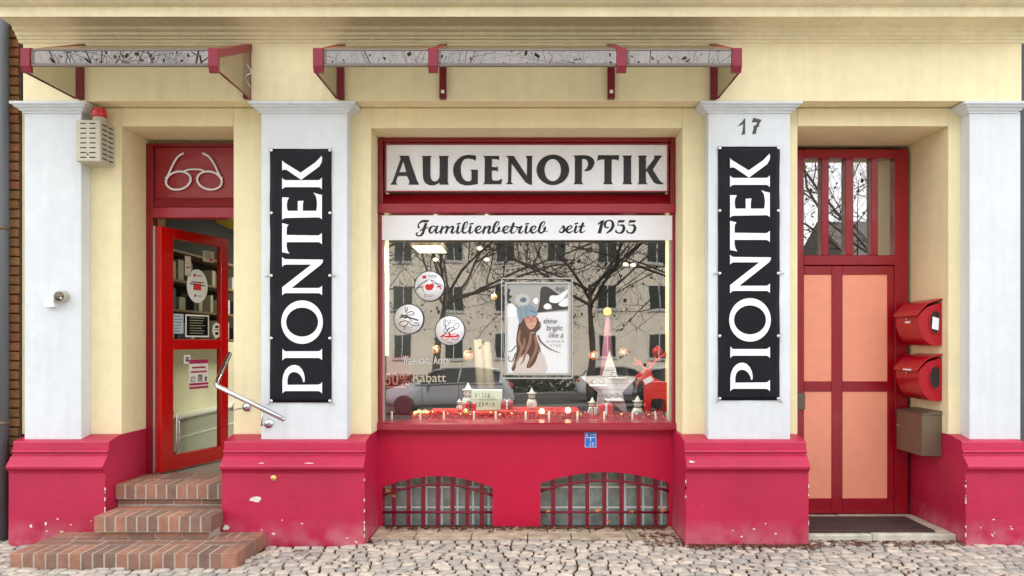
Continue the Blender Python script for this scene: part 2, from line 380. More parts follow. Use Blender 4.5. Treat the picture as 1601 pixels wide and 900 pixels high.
# cobbles: segmental arcs of granite setts
def cobbles(x0, x1, y0, y1, rnd):
    mb = MB(); rowh = .092; nr = int((y1-y0)/rowh)+3
    ph = rnd.random()
    def yb(r, x):
        u = (x/1.15) % 1.0
        return y0-.1+r*rowh+.20*(u-.5)**2*1.5+.010*math.sin(x*7+r*1.7)+.006*math.sin(x*23+r*3.1)
    for r in range(nr):
        x = x0-rnd.random()*.1; sl0 = rnd.uniform(-.01, .01)
        while x < x1:
            wd = rnd.uniform(.078, .135); sl1 = rnd.uniform(-.009, .009); g = rnd.uniform(.004, .0085)
            xa, xb = x+g, x+wd-g
            sk = .014*math.sin(x*2*math.pi/1.15)
            c = [(xa-sl0-sk/2, yb(r, xa)+g), (xb-sl1-sk/2, yb(r, xb)+g), (xb+sl1+sk/2, yb(r+1, xb)-g), (xa+sl0+sk/2, yb(r+1, xa)-g)]
            cx = sum(p[0] for p in c)/4; cy = sum(p[1] for p in c)/4
            if cy < y1 and cy > y0 and not inside_block(cx, cy):
                ring = []
                for i in range(4):
                    p, q = c[i], c[(i+1) % 4]
                    k = rnd.uniform(.06, .15); k2 = rnd.uniform(.06, .15)
                    ring.append((p[0]+(q[0]-p[0])*k, p[1]+(q[1]-p[1])*k)); ring.append(((p[0]+q[0])/2+rnd.uniform(-.003,.003), (p[1]+q[1])/2+rnd.uniform(-.003,.003)))
                    ring.append((p[0]+(q[0]-p[0])*(1-k2), p[1]+(q[1]-p[1])*(1-k2)))
                n = len(ring); h = rnd.uniform(-.004, .003); tx, ty = rnd.uniform(-.05, .05), rnd.uniform(-.05, .05)
                vs = []
                for (sc, z) in ((1, -.016), (.965, -.004), (.88, .001), (.5, .0035)):
                    for p in ring:
                        dx, dy = (p[0]-cx)*sc, (p[1]-cy)*sc
                        vs.append((cx+dx, cy+dy, z+h+dx*tx+dy*ty+(rnd.uniform(-.0012,.0012) if sc < 1 else 0)))
                vs.append((cx, cy, .004+h))
                fs = [(k*n+i, k*n+(i+1) % n, (k+1)*n+(i+1) % n, (k+1)*n+i) for k in range(3) for i in range(n)]
                fs += [(3*n+i, 3*n+(i+1) % n, 4*n) for i in range(n)]
                mb.add(vs, fs, 0, rnd.random(), True)
            x += wd; sl0 = sl1
    return mb
def inside_block(x, y):
    if -3.47 < x < -1.95 and y > -.89: return True
    for a, b in ((-3.88,-3.155),(-2.28,-1.205),(1.21,2.13),(3.31,3.9)):
        if a-.0 < x < b+.0 and y > -.27: return True
    if -1.21 <= x <= 1.21 and y > -.07: return True
    if 2.1 < x < 3.35 and y > -.14: return True
    if y > -.2 and -3.2 < x < -2.2: return True
    return False
struct('cobbled_pavement', cobbles(-6.2, 6.2, -2.4, .0, random.Random(3)), M['cobble'])
mb = MB(); xs = [-1.203, -.86, -.42, .02, .36, .80, 1.203]; rr = random.Random(5)
for i in range(6):
    for (ya, yb_) in ((-.07, .13), (.13, .345)):
        o_ = .16 if ya > 0 else 0
        a = xs[i]+(o_ if i else 0); b = xs[i+1]+(o_ if i < 5 else 0)
        mb.cham(a+.004, b-.004, ya+.003, yb_-.003, -.03, .003+rr.uniform(0, .003), .004, 0, rr.random())
struct('stone_paving', mb, M['slab'])
# ------------------------------------------------------------------ shop building
B = thing('shop_building', (0, 0, 0), 'cream old town house ground floor with crimson plinth, white pilasters, optician window and two doors', 'building')
part = lambda n, mb, m, p=None, **k: obj(n, mb, m, p or B, **k)
XL, XR = -3.935, 3.772
OPS = [(-3.155, -2.28, 3.21, .62), (-1.205, 1.23, 3.195, .66), (2.13, 3.31, 3.21, .80)]   # x0,x1,top,depth
mb = MB(); zt = 3.353; zb = .80
cols = [(XL, -3.155), (-2.28, -1.205), (1.23, 2.13), (3.31, XR)]
for a, b in cols: mb.box(a, b, 0, .80, zb, zt)
for a, b, t, d in OPS: mb.box(a, b, 0, d, t, zt)
part('facade_wall', mb, M['yellow'], bevel=.006)
# frieze
part('frieze', MB().prism([(-.18, 3.353), (-.18, 3.80), (.5, 3.80), (.5, 3.358), (.0, 3.358)], 'x', -3.815, XR), M['yellow'], bevel=.004)
# cornice : profile in (y,z)
pr = [(.5, 3.795), (-.19, 3.795), (-.195, 3.812), (-.21, 3.818), (-.212, 3.832), (-.23, 3.838), (-.235, 3.858), (-.26, 3.866), (-.268, 3.872), (-.268, 3.885), (-.275, 3.889),
      (-.30, 3.893), (-.34, 3.897), (-.40, 3.900), (-.43, 3.892), (-.445, 3.888), (-.455, 3.889), (-.458, 3.958), (-.50, 3.968), (-.52, 3.985), (-.56, 3.995), (-.58, 4.01), (-.585, 4.12), (.5, 4.16)]
part('cornice', MB().prism(pr, 'x', -3.845, XR+.02), M['cream'])
# upper storey wall above the cornice (outside the frame, closes the building; kept low so the sun reaches the paving)
part('upper_wall', MB().box(-3.84, XR, 0, .8, 4.15, 9), M['yellow'])
part('back_walls', MB().box(XL, XL+.3, .80, 9, -.2, 9).box(XR-.3, XR, .80, 9, -.2, 9).box(XL, XR, 9, 9.3, -.2, 9).box(XL+.3, XR-.3, .80, 9, 3.6, 3.8), M['yellow'])
# plinths
PP = [(-.255, -.06), (-.252, .535), (-.262, .556), (-.288, .572), (-.292, .590), (-.285, .600), (-.222, .660), (-.207, .667), (-.204, .679), (-.216, .684), (-.220, .694), (-.215, .704), (-.200, .709), (-.197, .760), (-.190, .770), (-.02, .801), (.0, .8015)]
for i, (a, b, d) in enumerate([(-3.88, -3.155, .44), (-2.28, -1.207, .44), (1.207, 2.13, .62), (3.31, XR+.005, .8)]):
    mb = MB().prism(PP+[(d, .8015), (d, -.06)], 'x', a, b)
    # flaked paint along the corners and foot
    r = random.Random(i*7+1)
    def chip(x, z, sx, sz, Y=-.2565):
        k = 9; return mb.flat([[(x+sx*r.uniform(.5, 1)*math.cos(6.283*j/k), z+sz*r.uniform(.45, 1)*math.sin(6.283*j/k)) for j in range(k)]], Y, .0012, 1)
    for j in range(9):
        e = b if i in (0, 1) else a
        if i == 2 and j % 2: e = b
        z = r.uniform(.05, .48); s = r.uniform(.003, .007); mb.box(e-.004, e+.003, -.2585, -.250, z, z+s*4, 1)
    for j in range(5): chip(r.uniform(a+.1, b-.1), r.uniform(.05, .2), r.uniform(.005, .014), r.uniform(.004, .010))
    if i == 0:
        chip(-3.71, .14, .016, .02); chip(-3.60, .16, .011, .018)
    if i == 1:
        chip(X(400, -.25), Z(780, -.25), .058, .034); chip(X(354, -.25), Z(824, -.25), .03, .026); chip(X(410, -.25), Z(724, -.25), .026, .01, -.272); chip(X(484, -.25), Z(724, -.25), .04, .011, -.272)
        chip(X(428, -.25), Z(834, -.25), .016, .012)
    if i == 2: chip(X(1080, -.25), Z(721, -.25), .03, .011, -.275)
    pl = part('plinth', mb, [M['crimson'], M['bare']])
# pilasters with capitals
for i, (a, b) in enumerate([(-3.83, -3.395), (-2.02, -1.36), (1.40, 2.028), (3.40, 3.79)]):
    p = part('pilaster', MB().box(a, b, -.14, -.0005, .775, 3.285), M['white'], bevel=.006)
    prof = [(.0, 3.272), (-.150, 3.272), (-.152, 3.284), (-.166, 3.290), (-.170, 3.300), (-.192, 3.312), (-.196, 3.324), (-.212, 3.328), (-.214, 3.347), (.0, 3.347)]
    # capital: profile swept round front and both sides (stacked slabs following the profile)
    mb = MB()
    for k in range(1, len(prof)-2):
        y0, z0 = prof[k]; y1, z1 = prof[k+1]; e0 = -y0-.14; e1 = -y1-.14
        bb = b if i < 3 else b-.03
        q0 = [(a-e0, y0), (bb+e0, y0), (bb+e0, -.0005), (a-e0, -.0005)]; q1 = [(a-e1, y1), (bb+e1, y1), (bb+e1, -.0005), (a-e1, -.0005)]
        mb.add([(x, y, z0) for x, y in q0]+[(x, y, z1) for x, y in q1], [(0,1,5,4),(1,2,6,5),(3,0,4,7),(0,1,2,3),(4,5,6,7)])
    part('capital', mb, M['white'], p)
    if i == 2:
        mb = MB(); o = (1140, 175)
        mb.flat([pxy(o, 20, -.1405, [(240,460),(330,370),(400,310),(440,250),(462,212),(505,195),(503,400),(500,690),(385,720),(420,560),(440,385),(400,395),(320,425)])], -.1415, .001)
        mb.flat([pxy(o, 20, -.1405, [(755,175),(880,208),(1010,240),(1000,275),(930,390),(948,432),(900,470),(870,500),(850,600),(835,685),(715,690),(745,580),(765,500),(750,445),(780,425),(830,410),(885,322),(800,318),(705,325)])], -.1415, .001)
        part('house_number', mb, M['grey_ink'], p)
# ------------------------------------------------------------------ window parapet with two segmental arches
YP = .33
def arc_pts(x0, x1, zs, zap, n=16):
    out = []
    for i in range(n+1):
        t = i/n; out.append((x0+(x1-x0)*t, zs+(zap-zs)*math.sin(math.pi*t)**.9))
    return out
mb = MB()
A1 = (X(597, YP), X(770, YP), Z(762, YP), Z(744, YP)); A2 = (X(845, YP), X(1047, YP), Z(755, YP), Z(738, YP))
zg = -.05; top = Z(672, YP)
mb.flat([[(-1.207, zg), (A1[0], zg)] + arc_pts(*A1) + [(A1[1], zg), (A2[0], zg)] + arc_pts(*A2) + [(A2[1], zg), (1.207, zg), (1.207, top), (-1.207, top)]], YP, .20)
part('window_parapet', mb, M['crimson2'])
for (A, Yg) in ((A1, .38), (A2, .38)):
    cw = part('cellar_window', MB().box(A[0]-.03, A[1]+.03, .478, .53, zg, A[3]+.03), M['gjoint'])
    n = 7; ww = (A[1]-A[0])/n*1.0; r = random.Random(int(A[0]*100))
    for row in range(3):
        mb2 = MB()
        for k in range(n+1):
            x = A[0]-ww*.3+k*ww; z0 = .0+row*.168-.03
            mb2.cham(x+.010, x+ww-.010, .470, .4775, z0+.009, z0+.159, .005, 0)
        part('glass_block_row', mb2, M['gblock'], cw)
    g = MB(); nb = 7
    for k in range(nb):
        x = A[0]+(A[1]-A[0])*(k+.75)/(nb+.5)
        t = (x-A[0])/(A[1]-A[0]); zt_ = A[2]+(A[3]-A[2])*math.sin(math.pi*t)**.9
        g.box(x-.017, x+.017, Yg, Yg+.012, -.02, zt_+.02)
    g.tube([(A[0]-.005, Yg-.008, .115), (A[1]+.005, Yg-.008, .115)], .010, 8)
    g.tube([(x, Yg-.008, z-.075) for x, z in arc_pts(A[0], A[1], A[2]-.0, A[3])], .010, 8)
    part('window_grille', g, M['bracket'], cw)
# ------------------------------------------------------------------ shop window
YW = .30
x0, x1 = X(592, YW), X(1055, YW); zt, zb = Z(214, YW), Z(673, YW)
gz0, gz1 = Z(658, YW+.06), Z(374, YW+.06)
mb = MB()
sz = Z(333, YW)
gx0, gx1 = X(599, YW+.05), X(1049, YW+.05)
W_ = part('shop_window', MB().cham(x0+.001, x1-.001, .381, YW+.12, zb+.0, zb+.055, .003), M['frame_mid'])
part('jamb', MB().cham(x0, gx0, YW, YW+.12, zb+.06, sz, .006), M['frame_mid'], W_); part('jamb', MB().cham(gx1, x1, YW, YW+.12, zb+.06, sz, .006), M['frame_mid'], W_)
part('window_sill', MB().prism([(YW-.045, zb+.012), (YW-.045, zb+.055), (YW-.03, zb+.066), (YW+.13, zb+.080), (YW+.13, zb-.01), (YW-.03, zb-.01)], 'x', -1.2035, x1+.03), M['frame_mid'], W_)
part('transom_rail', MB().cham(x0, x1, YW-.02, YW+.16, Z(333, YW), Z(318.5, YW), .004), M['frame_mid'], W_)
ph = (gz1-gz0)/2; tilt = math.radians(1.0); zc_ = (gz0+gz1)/2
dy = math.tan(tilt)*ph
pane = MB().prism([(.372-dy, gz0-.02), (.378-dy, gz0-.02), (.378+dy, gz1+.10), (.372+dy, gz1+.10)], 'x', gx0+.004, gx1-.004)
part('pane', pane, M['glass_w'], W_)
part('glazing_bead', MB().box(gx0, gx0+.014, .34, .36, gz0, gz1).box(gx1-.014, gx1, .34, .36, gz0, gz1).box(gx0+.0145, gx1-.0145, .34, .352, gz0-.012, gz0-.003), M['alu'], W_)
# shop sign box above
SG = thing('shop_sign', (0, YW, sz), 'white board reading AUGENOPTIK in a deep wine red frame above the shop window', 'shop sign')
mb = MB(); fz0, fz1 = Z(318.5, YW), Z(214, YW)
bx0, bx1, bz0, bz1 = X(604, YW+.02), X(1043, YW+.02), Z(298, YW+.02), Z(226, YW+.02)
def bevel_frame(mb, ox0, ox1, oz0, oz1, ix0, ix1, iz0, iz1, yo, yi, mi=0):
    o = [(ox0, yo, oz0), (ox1, yo, oz0), (ox1, yo, oz1), (ox0, yo, oz1)]; i_ = [(ix0, yi, iz0), (ix1, yi, iz0), (ix1, yi, iz1), (ix0, yi, iz1)]
    bk = [(p[0], .5, p[2]) for p in o]
    mb.add(o+i_+bk, [(0,1,5,4),(1,2,6,5),(2,3,7,6),(3,0,4,7),(0,1,9,8),(1,2,10,9),(2,3,11,10),(3,0,8,11)], mi)
mb.cham(x0, x0+.035, YW-.01, YW+.14, fz0+.001, fz1, .004).cham(x1-.035, x1, YW-.01, YW+.14, fz0+.001, fz1, .004).cham(x0+.0355, x1-.0355, YW-.005, YW+.14, bz1+.018, fz1-.001, .004)
obj('frame', mb, M['frame_dark'], SG)
mb = MB().prism([(YW-.01, fz0+.001), (YW+.07, bz0-.02), (YW+.14, bz0-.02), (YW+.14, fz0+.001)], 'x', x0+.0355, x1-.0355)
obj('sloped_ledge', mb, M['frame_dark'], SG)
mb = MB().box(bx0-.012, bx0-.001, YW+.015, YW+.04, bz0-.012, bz1+.012).box(bx1+.001, bx1+.012, YW+.015, YW+.04, bz0-.012, bz1+.012).box(bx0-.0009, bx1+.0009, YW+.015, YW+.04, bz1+.001, bz1+.012).box(bx0-.0009, bx1+.0009, YW+.015, YW+.04, bz0-.012, bz0-.001)
obj('bead', mb, M['frame_red'], SG)
obj('board', MB().box(bx0, bx1, YW+.03, YW+.05, bz0, bz1), M['board'], SG)
YT = YW+.03
def L4(pts): return pxy((590, 210), 5.296, YT, pts)
def L5(pts): return pxy((820, 210), 5.296, YT, pts)
def sm(pts, sub=4):       # smooth closed loop
    n = len(pts); out = []
    for i in range(n):
        a, b, c, d = pts[i-1], pts[i], pts[(i+1) % n], pts[(i+2) % n]
        for k in range(sub):
            t = k/sub; out.append(tuple(.5*(2*q+(r-p)*t+(2*p-5*q+4*r-s)*t*t+(3*q-p-3*r+s)*t**3) for p, q, r, s in zip(a, b, c, d)))
    return out
mb = MB(); tY = YT-.004
def G(*loops): mb.flat(list(loops), tY, .0035)
G(L4([(178,177),(262,177),(268,205),(330,385),(348,416),(256,416),(267,400),(262,378),(250,352),(240,344),(176,344),(166,354),(156,385),(155,402),(168,416),(107,416),(126,392),(192,205),(192,192)]), L4([(215,222),(240,312),(183,312)]))
G(L4([(366,178),(453,178),(442,190),(440,210),(440,340),(445,368),(458,384),(476,389),(498,383),(512,360),(516,335),(516,205),(510,178),(594,178),(585,192),(583,390),(592,416),(514,416),(513,398),(495,412),(462,422),(430,420),(400,404),(383,378),(377,345),(376,195)]))
G(L4([(818,178),(795,172),(745,169),(705,178),(668,203),(640,240),(626,285),(632,335),(652,378),(683,408),(722,421),(770,421),(832,410),(832,292),(768,292),(780,305),(779,380),(757,390),(732,386),(708,364),(693,325),(690,270),(700,230),(720,206),(752,199),(790,205),(814,218)]))
G(L4([(872,178),(1008,178),(1010,216),(996,206),(950,203),(948,268),(983,272),(998,264),(998,308),(983,300),(948,300),(948,366),(958,382),(1003,382),(1034,366),(1026,412),(875,412),(888,395),(890,195)]))
G(L4([(1062,178),(1130,178),(1238,345),(1240,200),(1228,178),(1288,178),(1280,195),(1280,418),(1258,414),(1225,395),(1112,240),(1108,395),(1126,412),(1062,412),(1082,395),(1084,195)]))
G(L5(circ(235, 293, 135, 126, 44)), L5(circ(234, 295, 68, 92, 36)))
G(L5([(403,175),(500,172),(535,178),(562,194),(578,218),(580,240),(571,266),(553,290),(525,304),(490,303),(512,284),(526,258),(526,232),(514,210),(495,202),(477,203),(474,395),(487,412),(405,412),(417,395),(418,192)]))
G(L5([(608,172),(783,172),(779,220),(766,209),(722,207),(720,392),(732,412),(650,412),(661,395),(662,207),(625,209),(598,221),(606,200)]))
G(L5([(808,175),(892,175),(883,192),(883,395),(892,412),(810,412),(820,395),(820,192)]))
G(L5([(935,175),(1015,175),(1005,192),(1005,290),(1068,208),(1078,190),(1065,175),(1143,175),(1120,200),(1062,292),(1120,385),(1157,412),(1100,412),(1072,400),(1012,302),(1005,310),(1005,395),(1018,412),(935,412),(947,395),(947,192)]))
obj('lettering', mb, M['ink'], SG)
# strip under it
ST = thing('lettered_strip', (0, YW, Z(374, YW)), 'narrow white strip with black script Familienbetrieb seit 1955 under the red rail', 'sign strip')
YS = YW+.005
obj('strip', MB().box(x0+.001, x1-.002, YS, YS+.018, Z(375, YS), Z(336.5, YS)), M['white_p'], ST)
mb = MB(); YI = YS-.0008
def scr(o, s, pts): ribbon(mb, [(X(o[0]+p[0]/s, YI), Z(o[1]+p[1]/s, YI), p[2]*1.22/s*(DW+YI)/F) for p in pts], YI)
SA = ((640, 335), 13.34); SB = ((755, 335), 13.34); SC = ((870, 335), 11.43)
def sh(pts, dx, dy=0): return [(p[0]+dx, p[1]+dy, p[2]) for p in pts]
E_ = [(1350,340,12),(1420,330,16),(1480,290,20),(1490,255,24),(1450,245,24),(1400,280,38),(1385,340,44),(1420,385,32),(1470,375,20),(1530,330,12)]
I_ = [(1025,245,38),(1005,320,42),(1000,380,36),(1030,388,22),(1080,350,12)]; ID = [(1000,200,28),(1060,188,26)]
for p in ([(404,118,14),(375,140,42),(310,138,44),(250,150,36),(205,190,25),(185,235,25),(195,272,35),(215,280,20)], [(345,200,45),(320,260,48),(300,330,45),(275,400,42),(240,435,35),(195,450,22),(155,430,28),(150,400,28),(180,370,12)], [(225,345,20),(270,310,25),(330,290,25),(395,270,12)],
          [(545,250,20),(490,245,22),(440,280,40),(420,340,45),(445,385,30),(490,365,18),(540,300,15),(585,250,30)], [(590,245,30),(560,310,42),(550,370,38),(590,385,22),(640,340,12)],
          [(690,250,30),(670,320,42),(655,385,38)], [(665,350,14),(720,280,22),(780,250,28),(800,265,38),(780,330,42),(760,385,38)], [(770,350,14),(830,280,22),(890,250,28),(915,270,38),(890,340,42),(880,375,38),(915,388,22),(965,345,12)],
          I_, ID, [(1080,350,12),(1150,290,12),(1200,230,14),(1215,170,18),(1190,155,20),(1150,190,35),(1120,270,42),(1110,350,42),(1140,385,30),(1190,375,18),(1230,345,12)], sh(I_, 255), sh(ID, 268), E_): scr(*SA, p)
B_ = [(280,260,10),(325,205,14),(335,160,18),(300,155,25),(255,200,40),(225,290,44),(215,350,42),(255,388,28),(315,350,32),(345,290,32),(345,255,20)]; BT = [(320,280,25),(320,335,20),(350,355,14),(400,345,10)]
for p in ([(45,250,30),(20,320,42),(5,385,38)], [(10,350,14),(70,280,22),(125,250,28),(150,265,38),(125,330,42),(115,380,38),(150,385,22),(215,340,12)], B_, BT, sh(E_, -960),
          [(640,190,45),(615,260,44),(590,330,44),(590,380,34),(630,385,20),(690,345,12),(740,270,14)], [(570,262,22),(670,250,22)], [(700,262,30),(740,272,30),(790,262,18)], [(805,250,36),(775,310,42),(755,370,40),(790,388,24),(850,345,12)],
          sh(I_, -110), sh(ID, -105), sh(E_, -388), sh(B_, 955), sh(BT, 955)): scr(*SB, p)
obj('lettering', mb, M['ink'], ST); mb = MB()
for p in ([(40,295,8),(90,245,12),(125,210,30),(140,260,36),(130,300,34),(90,322,24),(55,310,22)], [(150,290,10),(210,275,14),(265,240,18),(275,212,20),(240,205,20),(195,240,34),(180,290,38),(215,325,26),(260,315,18),(300,290,10)],
          [(355,210,34),(335,270,36),(330,318,30),(360,322,18),(400,290,10)], [(335,168,26),(380,158,24)], [(475,160,38),(450,220,38),(430,280,38),(435,320,28),(470,318,16),(520,285,9)], [(400,218,20),(500,208,20)],
          None, [(930,232,20),(890,235,22),(865,205,32),(875,145,36),(920,112,20),(970,110,22),(1005,150,38),(1005,220,44),(960,290,34),(890,335,14)],
          [(1110,110,12),(1095,190,12),(1130,190,14),(1190,200,36),(1205,260,44),(1170,320,34),(1110,332,20),(1065,310,26),(1065,280,16)], [(1307,110,12),(1292,190,12),(1327,190,14),(1387,200,36),(1402,260,44),(1367,320,34),(1307,332,20),(1262,310,26),(1262,280,16)]):
    if p is None: obj('lettering', mb, M['ink'], ST); mb = MB()
    else: scr(*SC, p)
for l in ([(735,165),(800,108),(855,100),(798,338),(732,340),(785,160),(745,185)], [(1110,102),(1225,102),(1205,140),(1105,148)], [(1307,102),(1422,102),(1402,140),(1302,148)]): mb.flat([pxy(*SC, YI, l)], YI-.0012, .001)
obj('lettering', mb, M['ink'], ST)
# ------------------------------------------------------------------ shop entrance (left)
YD = .42
fx0 = X(230, YD); dx1 = -2.281
mb = MB().cham(fx0-.03, X(240, YD+.02), YD, YD+.10, .41, Z(224, YD), .004)
mb.cham(X(240.3, YD+.02), dx1, YD+.002, YD+.10, Z(228, YD), Z(223.5, YD), .002)
EN = part('door_frame', mb, M['frame_dark'])
part('transom_rail', MB().cham(X(240.3, YD+.02), dx1, YD, YD+.12, Z(340, YD), Z(323.5, YD), .004), M['frame_mid'], EN)
part('sloped_ledge', MB().prism([(YD-.001, Z(323, YD)), (YD+.03, Z(308, YD)), (YD+.1, Z(308, YD)), (YD+.1, Z(323, YD))], 'x', X(240.3, YD+.02), dx1), M['frame_dark'], EN)
part('fanlight_panel', MB().box(X(240.3, YD+.02), dx1, YD+.04, YD+.06, Z(307.5, YD), Z(228.5, YD)), M['frame_red'], EN)
part('hinge_rail', MB().box(X(240.3, YD+.02)+.001, X(240.3, YD+.02)+.018, YD+.005, YD+.03, .43, 2.49), M['alu'], EN)
part('threshold', MB().box(-3.12, dx1, YD-.02, YD+.14, .40, .418), M['alu'], EN)
# white glasses emblem
GE = thing('glasses_emblem', (X(303, YD), YD, Z(268, YD)), 'white outline glasses emblem on the red panel over the shop entrance', 'emblem')
mb = MB(); Ye = YD+.02; s_ = 6.428
def Ept(x, y): return (X(220+x/s_, Ye), Ye, Z(210+y/s_, Ye))
def ell(cx, cy, rx, ry, rot): return [Ept(cx+rx*math.cos(t)*math.cos(rot)-ry*math.sin(t)*math.sin(rot), cy+rx*math.cos(t)*math.sin(rot)+ry*math.sin(t)*math.cos(rot)) for t in [2*math.pi*i/28 for i in range(28)]]
for loop in (ell(378, 463, 126, 90, -.22), ell(692, 463, 126, 90, .22)): mb.tube(loop, .009, 8, 0, True)
mb.tube([Ept(*p) for p in crom([(432,372),(470,356),(540,350),(600,354),(640,370)])], .0072, 8)
mb.tube([Ept(*p) for p in crom([(262,440),(285,385),(320,310),(360,240),(395,208),(432,188)])], .0085, 8)
mb.tube([Ept(*p) for p in crom([(808,440),(780,385),(745,310),(700,240),(665,208),(622,188)])], .0085, 8)
mb.ball(Ept(256, 438), .011, 8).ball(Ept(814, 438), .011, 8)
obj('outline', mb, M['white_p'], GE)
# open door leaf
H0 = Vector((-3.085, .45, 0)); DV = Vector((.24, .90, 0)); LW = DV.length; DV.normalize(); DN = Vector((DV.y, -DV.x, 0))
class LeafMB(MB): pass
def leaf(mb, u0, u1, z0, z1, t0=0, t1=.05, mi=0):
    q = [H0+DV*u+DN*t for u, t in ((u0, t0), (u1, t0), (u1, t1), (u0, t1))]
    return mb.add([(p.x, p.y, z0) for p in q]+[(p.x, p.y, z1) for p in q], [(0,3,2,1),(4,5,6,7),(0,1,5,4),(1,2,6,5),(2,3,7,6),(3,0,4,7)], mi)
mb = MB(); z0, z1 = .428, 2.49
leaf(mb, 0, .155, z0, z1); leaf(mb, LW-.11, LW, z0, z1); leaf(mb, .1555, LW-.1105, z0, .555); leaf(mb, .1555, LW-.1105, 1.455, 1.545); leaf(mb, .1555, LW-.1105, z1-.085, z1)
LF = part('shop_door', mb, M['door_red'], bevel=.004)
part('pane', leaf(MB(), .150, LW-.105, 1.54, z1-.08, .022, .028), M['glass_door'], LF)
part('pane', leaf(MB(), .150, LW-.105, .55, 1.46, .022, .028), M['glass_door'], LF)
mb = MB()
for u in (.165, .195): mb.tube([tuple(H0+DV*u+DN*.03+Vector((0,0,.56))), tuple(H0+DV*u+DN*.075+Vector((0,0,.60))), tuple(H0+DV*u+DN*.075+Vector((0,0,.84+.05*(u < .18)))), tuple(H0+DV*u+DN*.03+Vector((0,0,.87+.05*(u < .18))))], .006, 6)
part('handle', mb, M['steel'], LF)
# ------------------------------------------------------------------ house door (right)
YH = .62
hx0, hx1 = 2.12, X(1420, YH); hz = Z(233, YH)
PX = [(1257,1284.5),(1296,1322),(1334.5,1362),(1373,1397)]
pz0, pz1 = Z(398, YH+.03), Z(248, YH+.03)
mb = MB()
mb.cham(hx0, X(1257, YH), YH, YH+.09, .05, hz, .004); mb.cham(X(1399, YH), hx1, YH, YH+.09, .05, hz, .004)
mb.cham(X(1257, YH)+.0005, X(1399, YH)-.0005, YH, YH+.09, Z(247, YH), hz-.0005, .004)
mb.cham(X(1257, YH)+.0005, X(1399, YH)-.0005, YH, YH+.09, Z(414, YH), Z(398.5, YH), .004)
for a, b in zip(PX[:-1], PX[1:]): mb.cham(X(a[1], YH), X(b[0], YH), YH, YH+.09, Z(398.5, YH)+.0005, Z(247, YH)-.0005, .004)
HD = part('house_door_frame', mb, M['frame_red'])
for a, b in PX: part('pane', MB().box(X(a, YH)-.01, X(b, YH)+.01, YH+.05, YH+.056, pz0-.02, pz1+.02), M['glass_d'], HD)
part('door_handle', MB().cham(X(1245, YH), X(1258, YH), YH-.02, YH-.001, Z(640, YH), Z(614, YH), .004), M['dsteel'], HD)
dz0, dz1 = Z(803, YH+.02), Z(415.5, YH+.02)
lx0, lx1 = X(1257, YH)+.001, X(1399, YH)-.001
mb = MB(); vL, vR = X(1300, YH+.02), X(1317, YH+.02); rl, rr_ = X(1258, YH), X(1387, YH+.02)
Yq = YH+.012
mb.cham(vL, vR, Yq, Yq+.05, dz0, dz1, .003).cham(rr_, lx1, Yq, Yq+.05, dz0, dz1, .003).cham(lx0, lx0+.004, Yq, Yq+.05, dz0, dz1, .001)
for a, b in ((lx0+.0045, vL-.0005), (vR+.0005, rr_-.0005)):
    for p, q in ((dz0, Z(779, Yq)), (Z(612, Yq), Z(596, Yq)), (Z(429, Yq), dz1)): mb.cham(a, b, Yq+.0005, Yq+.05, p, q, .003)
HL = part('house_door', mb, M['frame_red'])
for a, b in ((lx0+.001, vL+.004), (vR-.004, rr_+.004)):
    for p, q in ((Z(779, Yq), Z(612, Yq)), (Z(596, Yq), Z(429, Yq))): part('panel', MB().cham(a, b, Yq+.010, Yq+.035, p-.004, q+.004, .003), M['salmon'], HL)
# doorstep + mat
part('doorstep', MB().cham(2.132, 2.66, -.13, .619, -.05, .046, .008).cham(2.664, 3.308, -.13, .619, -.05, .05, .008), M['step_stone'])
DM = MB(); r = random.Random(4)
for k in range(9):
    y = -.075+k*.058; DM.cham(2.15, 3.17-.0*k, y, y+.040, .0515, .070+r.uniform(-.002, .002), .004)
DM.box(2.16, 3.16, -.07, .44, .0512, .056)
tag(obj('door_mat', DM, M['mat'], at=(2.66, .15, .05)), 'dark brown ribbed door mat lying on the doorstep of the red house door', 'door mat')
# ------------------------------------------------------------------ interior
mb = MB()
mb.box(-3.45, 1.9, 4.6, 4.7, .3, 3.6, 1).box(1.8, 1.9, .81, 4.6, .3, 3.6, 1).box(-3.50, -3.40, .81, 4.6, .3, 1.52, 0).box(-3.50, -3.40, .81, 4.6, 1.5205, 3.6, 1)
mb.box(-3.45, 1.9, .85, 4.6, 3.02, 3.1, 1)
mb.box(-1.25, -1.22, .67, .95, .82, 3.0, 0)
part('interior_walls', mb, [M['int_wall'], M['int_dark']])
part('interior_floor', MB().box(-3.58, 1.9, .53, 4.7, .30, .41), M['int_floor'])
part('yellow_soffit', MB().prism([(-2.95, 2.66), (-2.62, 2.52), (-2.3, 2.5), (-2.3, 3.0), (-2.95, 3.0)], 'y', 1.45, 1.5), M['int_yellow'])
part('display_floor', MB().box(-1.21, 1.215, .385, 1.15, .80, .862), M['maroon'])
for (a, b, c, d, y) in ((640, 698, 382, 395, 3.2),):
    zz = 2.62
    la = [((X(640, 1.9)), 1.9, Z(382, 1.9)), (X(690, 1.9), 1.9, Z(382, 1.9)), (X(698, 1.45), 1.45, Z(395, 1.45)), (X(652, 1.45), 1.45, Z(395, 1.45))]
